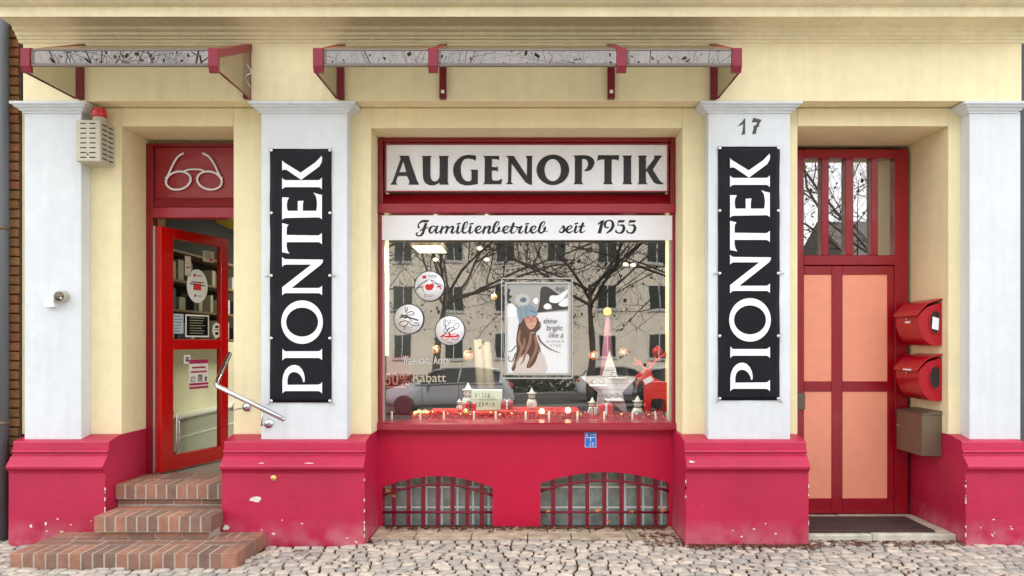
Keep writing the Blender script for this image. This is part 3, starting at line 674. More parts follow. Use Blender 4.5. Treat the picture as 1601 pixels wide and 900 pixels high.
# ceiling lamps
def lamp(name, x, y, z, wx, wy, label, power):
    t = thing(name, (x, y, z), label, 'ceiling lamp')
    obj('housing', MB().box(x-wx/2-.02, x+wx/2+.02, y-wy/2-.02, y+wy/2+.02, z+.004, z+.03), M['dsteel'], t)
    obj('diffuser', MB().box(x-wx/2, x+wx/2, y-wy/2, y+wy/2, z-.004, z+.003), M['lamp'], t)
    ld = bpy.data.lights.new('lamp_light', 'AREA'); lo = bpy.data.objects.new('lamp_light', ld); COL.objects.link(lo)
    ld.shape = 'RECTANGLE'; ld.size = wx; ld.size_y = wy; ld.energy = power; ld.color = (1, .93, .75); lo.location = (0, 0, -.02); lo.parent = t
    return t
lamp('ceiling_lamp', -.868, 1.08, 2.365, .25, .52, 'lit rectangular ceiling lamp seen through the upper left of the shop window', 10)
for px, py, Y, lb in ((750, 388, 1.6, 'warm pendant bulb right of the rectangular ceiling lamp'), (681, 405.5, 1.9, 'small pendant bulb just below the rectangular ceiling lamp'), (761, 405.5, 1.9, 'small pendant bulb below the warm pendant bulb'), (978, 413, 1.8, 'left bulb of the close pair of pendant bulbs above the mauve cone'), (990, 414, 1.8, 'right bulb of the close pair of pendant bulbs above the mauve cone')):
    t = thing('pendant_bulb', (X(px, Y), Y, Z(py, Y)), lb, 'lamp', 'pendant bulbs in the shop')
    obj('bulb', MB().ball((X(px, Y), Y, Z(py, Y)), .020, 10, 0, (1.3, 1, .8)), M['lamp'], t); obj('cord', MB().tube([(X(px, Y), Y, Z(py, Y)+.02), (X(px, Y), Y, 3.02)], .002, 4), M['ink'], t)
lamp('ceiling_lamp', -2.0, 3.4, 2.98, .6, .6, 'unseen ceiling lamp added to light the shop behind the open red door', 24)  # out of view, added to brighten the room behind the door
# two small spotlights on a rail just inside the window head
SP = thing('window_spotlights', (.92, .47, 2.66), 'pair of small lit spotlights inside the upper right corner of the shop window', 'spotlight')
obj('rail', MB().cham(-1.1, 1.15, .46, .48, 2.70, 2.72, .002), M['alu'], SP)
for x in (X(1004, .47), X(1021, .47)):
    o = obj('spot_head', MB().lathe([(.012, .05), (.022, .03), (.026, -.01), (.022, -.012)], (x, .47, 2.655), 12), M['alu'], SP)
    obj('bulb', MB().ball((x, .47, 2.64), .018, 8), M['lamp'], o)
ld = bpy.data.lights.new('display_fill_light', 'AREA'); lo = bpy.data.objects.new('display_fill_light', ld); COL.objects.link(lo); lo.parent = SP
ld.shape = 'RECTANGLE'; ld.size = 1.1; ld.size_y = .06; ld.energy = 22; ld.color = (1, .95, .85); lo.location = (-.92, 0, .02); lo.rotation_euler = (math.radians(35), 0, 0)  # area light added across the window head to brighten the display
# shelves behind the open door
SH = thing('wall_shelf', (-3.40, 1.6, 1.5), 'dark wall shelf with boxes behind the glass of the open door', 'shelf')
mb = MB()
for z in (1.53, 1.80, 2.07, 2.34): mb.box(-3.395, -3.16, .9, 2.9, z, z+.02)
obj('board', mb, M['wood'], SH)
r = random.Random(9); gi = 0
cols_ = [mat('pale_carton', (.45,.42,.34), .6), mat('tan_carton', (.35,.24,.13), .6), mat('navy_carton', (.03,.035,.08), .6), mat('light_grey_carton', (.5,.5,.5), .6)]
lab = {0: 'pale', 1: 'tan', 2: 'navy', 3: 'light grey'}
for zi, z in enumerate((1.551, 1.821, 2.091)):
    y = .98
    while y < 2.8:
        wd = r.uniform(.07, .16); hh = r.uniform(.10, .2); c = r.choice([0, 0, 1, 2, 3]); 
        tag(obj('box', MB().cham(-3.38, -3.20, y, y+wd, z, z+hh, .004), cols_[c], at=(-3.3, y, z)), '%s box standing on the %s board of the shelf behind the door glass' % (lab[c], ['lowest', 'middle', 'upper'][zi]), 'box', 'boxes on the shelf behind the door')
        y += wd+r.uniform(.02, .22)
CB = thing('side_cabinet', (-3.3, 2.0, .41), 'low pale grey cabinet behind the lower pane of the open door', 'cabinet')
obj('body', MB().cham(-3.395, -3.22, 1.15, 3.4, .41, .80, .004), M['cabinet'], CB)
obj('top', MB().cham(-3.395, -3.20, 1.13, 3.42, .801, .825, .004), M['white_p'], CB)
obj('skirting_strip', MB().box(-3.219, -3.214, 1.15, 3.4, .62, .635), M['white_p'], CB)
# narrow display in the gap right of the door leaf
GR = thing('display_stand', (-2.35, 3.0, .41), 'red and silver display stand in the gap beside the open door', 'display stand')
obj('column', MB().cham(-2.75, -2.0, 3.2, 3.3, .41, 1.75, .01), M['door_red'], GR)
for z in (.72, 1.02, 1.4): obj('shelf_plate', MB().box(-2.72, -2.02, 2.95, 3.2, z, z+.02), M['alu'], GR)
FE = thing('fire_extinguisher', (-2.50, 2.4, .41), 'red fire extinguisher on the shop floor behind the handrail', 'fire extinguisher')
obj('cylinder', MB().lathe([(.07, .0), (.08, .02), (.08, .42), (.055, .49), (.02, .52)], (-2.50, 2.4, .71), 16), M['box_red'], FE)
obj('valve', MB().cham(-2.54, -2.46, 2.37, 2.43, 1.23, 1.28, .008).tube([(-2.50, 2.36, 1.25), (-2.42, 2.33, 1.2), (-2.40, 2.33, 1.0)], .01, 6), M['ink'], FE)
obj('stand', MB().box(-2.6, -2.4, 2.3, 2.5, .41, .709), M['int_dark'], FE)
# ------------------------------------------------------------------ canopies
YC0, YC1 = -.885, -.182
def canopy(label, bars, xl, xr):
    """bars: (x0,x1) of every arm"""
    t = thing('glass_canopy', ((xl+xr)/2, YC1, 3.37), label, 'canopy', 'glass canopies over the shop front')
    zw, zf0, zf1 = 3.775, 3.392, 3.498
    for k, (a, b) in enumerate(bars):
        end = k in (0, len(bars)-1)
        mb = MB()
        # sloped arm (y,z)
        mb.prism([(YC0+.03, zf1-.045), (YC0+.03, zf1+.012), (YC1-.001, zw+.012), (YC1-.001, zw-.045)], 'x', a, b)
        ar = obj('arm', mb, M['bracket'], t, bevel=.003)
        obj('cap', MB().prism([(YC0-.012, zf0-.005), (YC0-.012, zf1+.008), (YC0+.029, zf1+.02), (YC0+.029, zf0-.045), (YC0+.008, zf0-.045)], 'x', a-.002, b+.002), M['bracket'], ar)
        obj('wall_post', MB().cham(a+.004, b-.004, YC1-.045, YC1, 3.362, zw-.046, .004), M['bracket_d'], t)
        if not end: obj('sticker', MB().box((a+b)/2-.012, (a+b)/2+.012, YC1-.0465, YC1-.0452, 3.40, 3.425), M['white_p'], t)
        if end:
            x = a+.004 if k == 0 else b-.004
            obj('side_pane', MB().box(x-.003, x+.003, YC0+.03, YC1-.046, 0, 0.0001) if False else MB().prism([(YC0+.031, zf0-.028), (YC0+.031, zf1-.05), (YC1-.047, zw-.055), (YC1-.047, 3.364)], 'x', x-.003, x+.003), M['glass_top'], t)
            obj('edge_strip', MB().tube([(x, YC0+.03, zf0-.035), (x, YC1-.045, 3.362)], .007, 6), M['bracket_d'], t)
    for (a0, a1), (b0, b1) in zip(bars[:-1], bars[1:]):
        p0, p1 = a1+.003, b0-.003
        obj('front_pane', MB().box(p0, p1, YC0+.004, YC0+.010, zf0+.016, zf1-.008), M['glass_c'], t)
        obj('rail', MB().cham(p0, p1, YC0, YC0+.022, zf0-.006, zf0+.0155, .003).cham(p0, p1, YC0, YC0+.018, zf1-.0075, zf1+.004, .003).cham(p0, p0+.022, YC0-.0005, YC0+.012, zf0+.016, zf1-.008, .002), M['frame_c'], t)
        obj('roof_pane', MB().prism([(YC0+.012, zf1+.004), (YC0+.012, zf1+.010), (YC1-.002, zw+.004), (YC1-.002, zw-.002)], 'x', p0, p1), M['glass_top'], t)
    return t
c1 = canopy('shorter smoked glass canopy with raspberry brackets above the shop entrance', [(-3.40, -3.342), (-2.135, -2.075)], -3.4, -2.07)
obj('cable', MB().tube(crom([(-2.08, -.28, 3.60), (-2.06, -.25, 3.55), (-2.085, -.30, 3.50), (-2.07, -.24, 3.44)]), .003, 5), M['white_p'], c1)
canopy('long smoked glass canopy with four raspberry brackets above the shop window', [(-1.428, -1.366), (-.652, -.592), (.620, .682), (1.398, 1.460)], -1.43, 1.46)
# ------------------------------------------------------------------ banners
def banner(label, dx, dy):
    Yb = -.150
    x0, x1, z0, z1 = X(422+dx, Yb), X(518.5+dx, Yb), Z(629+dy, Yb), Z(232.5+dy, Yb)
    t = thing('banner', ((x0+x1)/2, -.14, z0), label, 'banner', 'vertical name banners on the pilasters')
    # slightly wavy sheet
    nx, nz = 14, 60; vs = []; r = random.Random(int(dx)+2)
    def wav(x, z): return -.0022*math.sin(x*21+z*9+dx)-.0022*math.sin(z*14.3+x*5)-.0015*math.sin((x-z)*37+1)
    for j in range(nz+1):
        for i in range(nx+1):
            u = i/nx; v = j/nz
            e = .0012*math.sin(v*math.pi*4)**2*(abs(u-.5)*2)**4
            vs.append((x0+(x1-x0)*u+(-e if u > .5 else e), Yb+wav(x0+(x1-x0)*u, z0+(z1-z0)*v), z0+(z1-z0)*v))
    mb = MB().add(vs, [(j*(nx+1)+i, j*(nx+1)+i+1, (j+1)*(nx+1)+i+1, (j+1)*(nx+1)+i) for j in range(nz) for i in range(nx)], 0, None, True)
    o = obj('sheet', mb, M['black'], t)
    mo = o.modifiers.new('s', 'SOLIDIFY'); mo.thickness = .002; mo.offset = -1
    mb = MB(); Yl = Yb-.0085; s = 4.5
    def R(loops): mb.flat([pxy((420+dx, 230+dy), s, Yl, l) for l in loops], Yl, .0075)
    R([[(95,92),(108,106),(225,178),(330,105),(372,60),(376,78),(372,105),(355,135),(228,228),(125,158),(108,156),(95,162)]])
    R([[(95,215),(105,226),(118,231),(350,231),(363,225),(374,213),(374,295),(363,284),(350,280),(118,280),(105,285),(95,295)]])
    R([[(95,352),(142,353),(132,372),(127,395),(128,425),(133,447),(205,447),(205,378),(245,376),(240,400),(240,447),(335,447),(340,415),(340,385),(333,345),(315,318),(340,328),(374,335),(374,507),(363,497),(350,493),(118,497),(105,501),(95,510)]])
    R([[(95,533),(140,545),(128,560),(126,590),(126,617),(350,620),(363,613),(374,602),(374,682),(363,672),(350,667),(126,667),(126,700),(132,727),(145,748),(95,738)]])
    R([[(95,772),(105,782),(118,787),(382,790),(380,808),(368,825),(160,990),(350,990),(364,985),(375,974),(375,1040),(363,1030),(350,1026),(118,1026),(105,1031),(95,1042),(95,985),(300,825),(118,825),(105,830),(95,840)]])
    R([circ(235, 1230, 146, 153, 48), circ(235, 1230, 113, 102, 40)])
    R([[(97,1418),(107,1430),(118,1435),(350,1435),(363,1430),(375,1418),(375,1497),(363,1486),(350,1482),(118,1482),(107,1487),(97,1499)]])
    R([[(97,1732),(107,1720),(118,1715),(350,1715),(363,1720),(375,1732),(375,1653),(363,1665),(350,1670),(131,1672),(131,1635),(137,1608),(153,1588),(178,1580),(200,1585),(222,1602),(236,1625),(243,1652),(252,1651),(253,1622),(247,1592),(233,1562),(212,1540),(186,1531),(160,1534),(136,1548),(116,1570),(102,1605),(97,1640)]])
    obj('lettering', mb, M['white_p'], t)
    for u in (0, 1):
        for k in range(5):
            x = x0+.012+(x1-x0-.024)*u; z = z0+.012+(z1-z0-.024)*k/4
            obj('eyelet', MB().lathe([(.004, -.012), (.012, -.012), (.013, -.008), (.012, -.004)], (x, Yb+.001, z), 12, 0, 'y'), M['steel'], t)
    for u in (-1, 1):
        xx = x0-.006 if u < 0 else x1+.008
        obj('screw', MB().tube([(xx, -.141, z0-.008), (xx+u*.006, -.165, z0-.014)], .004, 6).ball((xx+u*.006, -.167, z0-.014), .007, 8), M['steel'], t)
        obj('screw', MB().tube([(xx-u*.006, -.150, (z0+z1)/2), (xx+u*.02, -.155, (z0+z1)/2)], .0022, 6).ball((xx+u*.02, -.150, (z0+z1)/2), .007, 8), M['steel'], t)
banner('black banner reading PIONTEK on the pilaster between entrance and shop window', 0, 0)
banner('black banner reading PIONTEK under the number 17 on the pilaster beside the house door', 700.5, -3.5)
# ------------------------------------------------------------------ brick steps
ST_ = thing('brick_steps', (-2.7, -.5, 0), 'three brick steps with pale joints leading up to the open shop door', 'steps')
r = random.Random(11)
def course(mb, x0, x1, y0, y1, z0, z1, n, g=.005):
    wd = (x1-x0)/n
    for k in range(n):
        a = x0+k*wd; mb.cham(a+g*(k > 0), a+wd-g*(k < n-1), y0, y1, z0+r.uniform(0, .0015), z1-r.uniform(0, .0015), .004, 0, r.random())
# step 1
mb = MB(); xa, xb = -3.47, -1.945
course(mb, xa, xb-.10, -.90, -.665, -.03, .10, 18)
for k in range(5): mb.cham(xb-.097, xb, -.90+k*.128+(.0035 if k else 0), -.90+(k+1)*.128-.0035, -.03, .10, .004, 0, r.random())
course(mb, xa, xb-.10, -.655, -.545, -.03, .10, 6); course(mb, xa-.0, xb-.10, -.535, -.43, -.03, .10, 7)
course(mb, -2.26, xb-.10, -.42, -.262, .0, .10, 3)
course(mb, -3.47, -3.115, -.42, -.26, .0, .10, 2)
s1 = obj('step', mb, M['brick'], ST_)
obj('mortar_bed', MB().box(xa+.006, xb-.006, -.897, -.262, -.05, .0968).box(-3.15, -2.285, -.262, -.05, -.05, .095), M['mortar'], s1)
mb = MB(); xa, xb = -3.112, -2.265
course(mb, xa, xb, -.50, -.265, .152, .265, 11); course(mb, xa, -2.283, -.255, -.10, .152, .265, 3)
course(mb, xa+.03, xb-.03, -.465, -.35, .103, .148, 4)
s2 = obj('step', mb, M['brick'], ST_)
obj('mortar_bed', MB().box(xa+.006, xb-.006, -.4975, -.27, .15, .2618).box(xa+.035, -2.29, -.46, -.05, .09, .26), M['mortar'], s2)
mb = MB(); xa, xb = -3.152, -2.284
course(mb, xa, xb, -.11, .13, .317, .428, 11); course(mb, xa, xb, .14, .40, .317, .428, 4); course(mb, xa, xb, -.078, .0, .268, .313, 4)
s3 = obj('step', mb, M['brick'], ST_)
obj('mortar_bed', MB().box(xa+.004, xb-.004, -.1075, .40, .315, .4248).box(xa+.004, xb-.004, -.073, .40, .20, .315), M['mortar'], s3)
# ------------------------------------------------------------------ handrail
HRl = thing('handrail', (-2.0, -.14, .9), 'bent stainless steel handrail on two round wall plates beside the entrance steps', 'handrail')
A = Vector((X(443, -.27), -.27, Z(655, -.27))); Bp = Vector((X(337, -.27), -.27, Z(602, -.27))); Cc = Vector((X(366, .35)-.03, .33, Z(553, .33)))
mid = [tuple(A), tuple(A+(Bp-A)*.5), tuple(Bp+(A-Bp)*.04), tuple(Bp+(Cc-Bp)*.05), tuple(Cc)]
obj('rail', MB().tube(mid, .019, 14).ball(tuple(A), .019, 12), M['steel'], HRl)
for px, py, yy, rx, ry in ((386, 636, -.001, 372, 634), (420, 662, -.1405, 418, 655)):
    P = Vector((X(px, yy), yy, Z(py, yy)))
    tt = (rx-337)/(443-337); Q = Bp+(A-Bp)*max(.25, min(.9, (P.x-Bp.x)/(A.x-Bp.x)))
    o = obj('wall_plate', MB().lathe([(.034, -.007), (.034, 0)], tuple(P), 20, 0, 'y'), M['steel'], HRl)
    obj('bracket_rod', MB().tube([tuple(P+Vector((0,-.006,0))), (P.x-.02, -.27 if yy > -.1 else -.25, P.z-.004), (Q.x, Q.y, Q.z-.016)], .006, 8), M['steel'], o)
# ------------------------------------------------------------------ alarm box
AB = thing('alarm_box', (-3.30, 0, 2.90), 'beige slotted alarm box with red beacon beside the left pilaster capital', 'alarm box')
ax0, ax1, az0, az1 = -3.39, -3.203, 2.885, 3.199
obj('housing', MB().cham(ax0, ax1, -.23, -.002, az0, az1, .006), M['beige'], AB)
mb = MB()
for k in range(8):
    z = az1-.028-k*.0365
    for a in (.035, .105): mb.box(ax0+a, ax0+a+.046, -.2312, -.2295, z-.004, z+.004)
    for a in (.03, .12): mb.box(ax1-.0005, ax1+.0012, -.23+a, -.23+a+.07, z-.005, z+.005)
mb.lathe([(.006, -.003), (.006, 0)], ((ax0+ax1)/2-.002, -.2295, az0+.055), 10, 0, 'y')
obj('vent_slot', mb, M['slot'], AB)
bc = MB().lathe([(.052, 0), (.045, .04), (.0445, .045)], ((ax0+ax1)/2+.03, -.12, az1+.001), 20)
bs = obj('beacon', bc, M['beige'], AB)
obj('red_lens', MB().lathe([(.050, .046), (.056, .05), (.050, .105), (.046, .112), (.01, .114)], ((ax0+ax1)/2+.03, -.12, az1+.001), 20), M['red_lens'], bs)
# security camera / floodlight
SC_ = thing('security_camera', (X(88, -.14), -.14, Z(470, -.14)), 'small silver security lamp mounted on the white left pilaster', 'security camera')
xx, zz = X(87, -.2), Z(467, -.2)
obj('base', MB().cham(X(69, -.2), X(84, -.2), -.20, -.1405, Z(480, -.2), Z(465, -.2), .004), M['white_p'], SC_)
obj('head', MB().lathe([(.02, -.07), (.040, -.068), (.044, -.055), (.044, 0), (.03, .008)], (X(94, -.2), -.155, Z(463, -.2)), 20, 0, 'y'), M['beige'], SC_)
obj('lens', MB().lathe([(.036, -.010), (.036, 0)], (X(92, -.23), -.222, Z(463, -.22)), 20, 0, 'y'), M['dsteel'], SC_)
obj('dome', MB().ball((X(96, -.23), -.236, Z(466, -.23)), .011, 10), M['steel'], SC_)
# ------------------------------------------------------------------ mailboxes on the right reveal
XWL = 3.309
def mailbox(label, zc, paper):
    t = thing('mailbox', (XWL, .3, zc), label, 'mailbox', 'rounded red mailboxes beside the house door')
    ya, yb_ = .10, .50; h = .19
    # body profile (x,z) seen from the street
    prof = crom([(XWL-.002, zc-h+.01), (XWL-.07, zc-h+.005), (XWL-.145, zc-h+.06), (XWL-.185, zc-.02), (XWL-.182, zc+.055)], 5)
    prof = [(p[0], p[1]) for p in prof]+[(XWL-.165, zc+.075), (XWL-.12, zc+.12), (XWL-.002, zc+.16)]
    obj('body', MB().prism(prof, 'y', ya, yb_, 0), M['box_red'], t, bevel=.004)
    lid = crom([(XWL-.205, zc+.060), (XWL-.170, zc+.105), (XWL-.11, zc+.160), (XWL-.002, zc+.190)], 5)
    lo = [(p[0]-.001, p[1]) for p in lid]; li = [(p[0], p[1]-.012) for p in reversed(lid)]
    l = obj('lid', MB().prism(lo+li, 'y', ya-.012, yb_+.008), M['box_red'], t, bevel=.003)
    # newspaper opening in the near end
    e = circ(XWL-.052, zc-.0, .042, .085, 24)
    e = [(p[0] if p[0] > XWL-.052 else p[0], p[1]) for p in e]
    obj('newspaper_slot', MB().flat([[(min(p[0], XWL-.022), p[1]) for p in e]], ya-.0015, .001), M['slot'], t)
    rg = [(min(p[0], XWL-.018), ya-.004, p[1]) for p in circ(XWL-.055, zc, .050, .096, 24)]
    obj('slot_rim', MB().tube(rg, .005, 6, 0, True), M['box_red'], t)
    if paper: obj('paper', MB().prism([(XWL-.082, zc-.05), (XWL-.03, zc-.065), (XWL-.025, zc+.03), (XWL-.075, zc+.045)], 'y', ya-.004, ya-.0025), M['white_p'], t)
    obj('lock', MB().lathe([(.009, -.008), (.009, 0)], (XWL-.186, .30, zc+.03), 12, 0, 'x'), M['steel'], t)
    obj('name_plate', MB().cham(XWL-.1895, XWL-.185, .24, .33, zc-.005, zc+.012, .001) if paper else MB().cham(XWL-.211, XWL-.2065, .18, .32, zc+.052, zc+.066, .001), M['white_p'], t)
mailbox('upper rounded red mailbox with white paper in its oval slot', 1.68, True)
mailbox('lower rounded red mailbox with empty slot above the metal box', 1.24, False)
t = thing('letter_box', (XWL, .4, .62), 'square grey brown metal letter box under the two red mailboxes', 'mailbox')
obj('body', MB().cham(3.152, XWL, .10, .56, .615, .945, .004), M['dsteel'], t)
obj('lid', MB().prism([(3.146, .9455), (3.146, .951), (XWL, .975), (XWL, .9455)], 'y', .095, .565), M['dsteel'], t)
obj('lock', MB().lathe([(.009, -.008), (.009, 0)], (3.152, .52, .82), 12, 0, 'x'), M['steel'], t)
# ------------------------------------------------------------------ small signs on the parapet and plinth
BS = thing('blue_sign', (X(922, .32), .325, Z(700, .32)), 'tiny blue hydrant plate with white lines under the window sill', 'sign plate')
Yb = .322
a0, a1, b0, b1 = X(914, Yb), X(932.5, Yb), Z(699.5, Yb), Z(674, Yb)
obj('plate', MB().cham(a0, a1, Yb, Yb+.006, b0, b1, .002), M['blue'], BS)
mb = MB(); q = lambda x, z: (a0+(a1-a0)*x, b0+(b1-b0)*z)
def bar(x0, x1, z0, z1): mb.box(*[q(x0, 0)[0], q(x1, 0)[0]], Yb-.001, Yb-.0002, q(0, z0)[1], q(0, z1)[1])
for b_ in ((.02,.05,.02,.98),(.95,.98,.02,.98),(.06,.94,.02,.04),(.1,.9,.60,.64),(.48,.54,.40,.595),(.5,.62,.76,.80),(.7,.9,.76,.80)): bar(*b_)
mb.flat([[q(.12,.70), q(.26,.70), q(.19,.92)]], Yb-.001, .0008)
text(mb, '17', q(.46,0)[0], q(.80,0)[0], q(0,.08)[1], (b1-b0)*.22, Yb-.001)
obj('marking', mb, M['white_p'], BS)
t = obj('brass_survey_bolt', MB().lathe([(.006,-.006),(.020,-.005),(.023,-.001),(.023,0)], (X(428,-.25), -.2545, Z(747,-.25)), 18, 0, 'y'), M['brass'], at=(X(428,-.25), -.25, Z(747,-.25)))
tag(t, 'round brass bolt in the crimson plinth right of the brick steps', 'bolt')
# ------------------------------------------------------------------ stickers on the glass
def frame_draw(mb, pts, Y, w_, mi=0): ribbon(mb, [(p[0], p[1], w_) for p in pts], Y, mi, 3)
def sticker(label, px, py, rp, kind):
    Y = .345
    t = thing('round_sticker', (X(px, Y), Y, Z(py, Y)), label, 'sticker', 'round white stickers on the shop window')
    R = rp*(DW+Y)/F; cx, cz = X(px, Y), Z(py, Y)
    obj('disc', MB().lathe([(R, 0), (R, .002)], (cx, Y, cz), 48, 0, 'y'), M['white_p'], t)
    obj('rim', MB().tube([(cx+(R+.002)*math.cos(2*math.pi*i/48), Y+.001, cz+(R+.002)*math.sin(2*math.pi*i/48)) for i in range(48)], .0035, 6, 0, True), M['ink'], t)
    blk, red, gry = MB(), MB(), MB(); Ya = Y-.0006
    q = lambda x, z: (cx+x*R, cz+z*R)
    def st(mb, pts, w_): ribbon(mb, [q(*p)+(w_*R,) for p in pts], Ya, 0, 4)
    def bars(mb, x0, x1, z, h): mb.box(q(x0,0)[0], q(x1,0)[0], Ya-.0003, Ya, q(0,z)[1], q(0,z+h)[1])
    if kind == 0:
        for l in ([(-.9,-.15),(-.55,.2),(-.2,.4),(-.02,.42)], [(-.88,-.22),(-.5,.12),(-.15,.34)], [(.1,.42),(.35,.3),(.6,0.05),(.85,-.02)], [(.12,.38),(.3,.16),(.6,.16),(.85,.05)], [(-.88,-.25),(-.75,-.1),(-.55,-.1),(-.4,-.35)]): st(blk, l, .045)
        red.flat([[q(-.32,.02), q(-.15,.16), q(0,.10), q(.12,.18), q(.28,.12), q(.32,0), q(.2,-.22), q(0,-.30), q(-.22,-.25)]], Ya-.001, .001)
        for l in ([(-.55,-.07),(-.42,-.03)], [(.5,-.05),(.7,-.05),(.76,-.2)]): st(red, l, .08)
        red.flat([[q(-.5,.68), q(-.22,.74), q(-.22,.50), q(-.46,.50)]], Ya-.001, .001)
        bars(gry,-.14,.5,.66,.06); bars(gry,-.1,.48,.54,.03); bars(gry,-.2,.3,-.62,.03); bars(gry,-.2,.2,-.72,.03); bars(blk,-.32,-.25,-.62,.08); bars(blk,-.32,-.25,-.75,.07)
    elif kind == 1:
        for l in ([(-.25,.82),(-.22,.6),(-.18,.45)], [(-.12,.8),(-.08,.65),(-.18,.5)], [(-.2,.28),(0,.45),(.25,.52),(.35,.3),(.1,.28),(-.1,.25)], [(-.6,.05),(-.4,.2),(-.1,.15),(.1,.0),(.2,-.15)],
                  [(-.62,-.38),(-.6,-.25),(-.3,-.12),(-.05,-.2),(-.12,-.4),(-.35,-.5),(-.6,-.45)], [(.0,-.15),(.15,-.38),(.4,-.46),(.68,-.42),(.6,-.28),(.4,-.28)]): st(blk, l, .05)
        for l in ([(-.6,.1),(-.3,.25),(0,.12),(.3,.02),(.62,-.08)], [(-.5,.3),(-.35,.1),(-.1,.12)]): st(blk, l, .09)
        bars(gry,-.2,.3,-.58,.03); bars(gry,-.2,.15,-.70,.03); bars(blk,-.32,-.24,-.60,.08); bars(blk,-.32,-.24,-.72,.07)
    else:
        for l in ([(-.38,.75),(-.42,.4),(-.3,.25),(-.42,0),(-.35,-.25)], [(-.3,.75),(-.28,.4),(-.32,.22),(-.22,.0),(-.35,-.25)], [(-.2,.68),(-.05,.5),(-.15,.35),(-.3,.25)], [(-.15,-.12),(-.1,.1),(.15,.2),(.3,.15),(.1,-.05),(-.12,-.12)], [(.2,.18),(.4,.45),(.62,.45),(.55,.2),(.3,.08),(.05,.0)], [(-.28,-.2),(-.15,.1),(0,.2)]): st(blk, l, .04)
        for l in ([(-.62,-.45),(-.5,-.3),(-.3,-.22),(-.05,-.3),(-.12,-.55),(-.35,-.68),(-.55,-.55)], [(.1,-.3),(.3,-.22),(.55,-.3),(.6,-.45),(.35,-.66),(.12,-.5)]): st(red, l, .045)
        for l in ([(-.6,-.42),(-.4,-.35)], [(.35,-.42),(.58,-.35)], [(-.3,-.42),(.3,-.4)], [(-.05,-.15),(-.0,-.3)]): st(red, l, .12)
        bars(gry,.1,.5,.66,.03); bars(gry,.1,.4,.54,.03); bars(blk,-.02,.06,.66,.08); bars(blk,-.02,.06,.52,.07); bars(gry,-.2,.2,-.85,.05)
    obj('drawing', blk, M['ink'], t)
    if red.v: obj('coloured_drawing', red, M['red_paper'], t)
    obj('small_print', gry, M['slate'], t)
M['slate'] = mat('grey_print', (.18,.18,.22), .6)
sticker('round white sticker with red heart and glasses, highest of the three on the window', 671.5, 447, 23.0, 0)
sticker('round white sticker with black glasses drawing, left of the three on the window', 639, 498.5, 22.8, 1)
sticker('round white sticker with red glasses at its foot, lowest and right of the three', 703.5, 516.5, 22.8, 2)
# door notices on the leaf
def dnotice(name, label, cat, u, z, w_, h, m, art=None, round_=False):
    mb = MB(); c = H0+DV*u
    def lp(du, dz, t=.0535): q = H0+DV*(u+du)+DN*(t-.022); return (q.x, q.y, z+dz)
    if round_: ring = [(w_/2*math.cos(a), h/2*math.sin(a)) for a in [2*math.pi*i/32 for i in range(32)]]
    else: ring = [(-w_/2, -h/2), (w_/2, -h/2), (w_/2, h/2), (-w_/2, h/2)]
    vs = [lp(a, b) for a, b in ring]+[lp(a, b, .0515) for a, b in ring]; n = len(ring)
    mb.add(vs, [tuple(range(n)), tuple(range(n, 2*n))]+[(i, (i+1) % n, (i+1) % n+n, i+n) for i in range(n)])
    mats = [m]; 
    for (x0, x1, a, b, mm) in (art or []):
        if mm not in mats: mats.append(mm)
        mb.add([lp(x0*w_, a*h, .0542), lp(x1*w_, a*h, .0542), lp(x1*w_, b*h, .0542), lp(x0*w_, b*h, .0542)], [(0,1,2,3)], mats.index(mm))
    p = lp(0, 0); return tag(obj(name, mb, mats, at=p), label, cat)
def lines(x0, x1, z0, z1, n, m, f=.45):
    r = random.Random(n); out = []
    for k in range(n):
        z = z0+(z1-z0)*k/(n-1); hh = (z1-z0)/(n-1)*f; out.append((x0, x1-(x1-x0)*r.random()*.35, z, z+hh, m))
    return out
ink, sl, red_, mg = M['ink'], M['slate'], M['red_paper'], mat('magenta_print', (.45,.02,.12), .5)
dnotice('round_sticker', 'oval looking white sticker with red print on the upper door pane', 'sticker', .50, 2.02, .29, .30, M['white_p'], [(-.2,.18,-.12,.08,red_), (-.3,.3,.10,.13,ink), (-.38,-.1,.04,.07,ink), (.1,.38,.02,.05,ink), (-.2,-.08,.27,.36,red_), (-.02,.2,.3,.33,sl), (-.15,-.08,-.32,-.25,ink), (-.02,.2,-.3,-.28,sl)], True)
dnotice('round_sticker', 'small oval white sticker at the lower right of the upper door pane', 'sticker', .78, 1.63, .13, .14, M['white_p'], [(-.2,.2,.15,.3,ink), (-.3,.3,0,.06,sl), (-.18,.18,-.3,-.12,ink)], True)
dnotice('door_notice', 'dark printed notice with white border low on the upper door pane', 'notice', .50, 1.665, .33, .20, M['white_p'], [(-.45,.45,-.43,.43,ink)])
tgt = bpy.context.scene.objects[-1] if False else None
mb = MB()
dnotice('door_notice', 'light blue printed sheet at the left edge of the upper door pane', 'notice', .235, 1.68, .15, .17, mat('light_blue_sheet', (.42,.58,.68), .5), lines(-.42, .42, -.40, .35, 6, sl, .3))
dnotice('door_notice', 'small white card with red mark near the top of the upper door pane', 'notice', .66, 2.30, .16, .10, mat('cream_card', (.6,.56,.45), .5), lines(-.4, .3, -.1, .35, 4, sl, .4)+[(.05,.4,-.4,-.15,red_)])
dnotice('door_notice', 'narrow cream card in the upper left of the upper door pane', 'notice', .37, 2.19, .08, .17, bpy.data.materials['cream_card'], [(-.3,.3,-.1,-.05,ink), (-.3,.0,.1,.14,sl)])
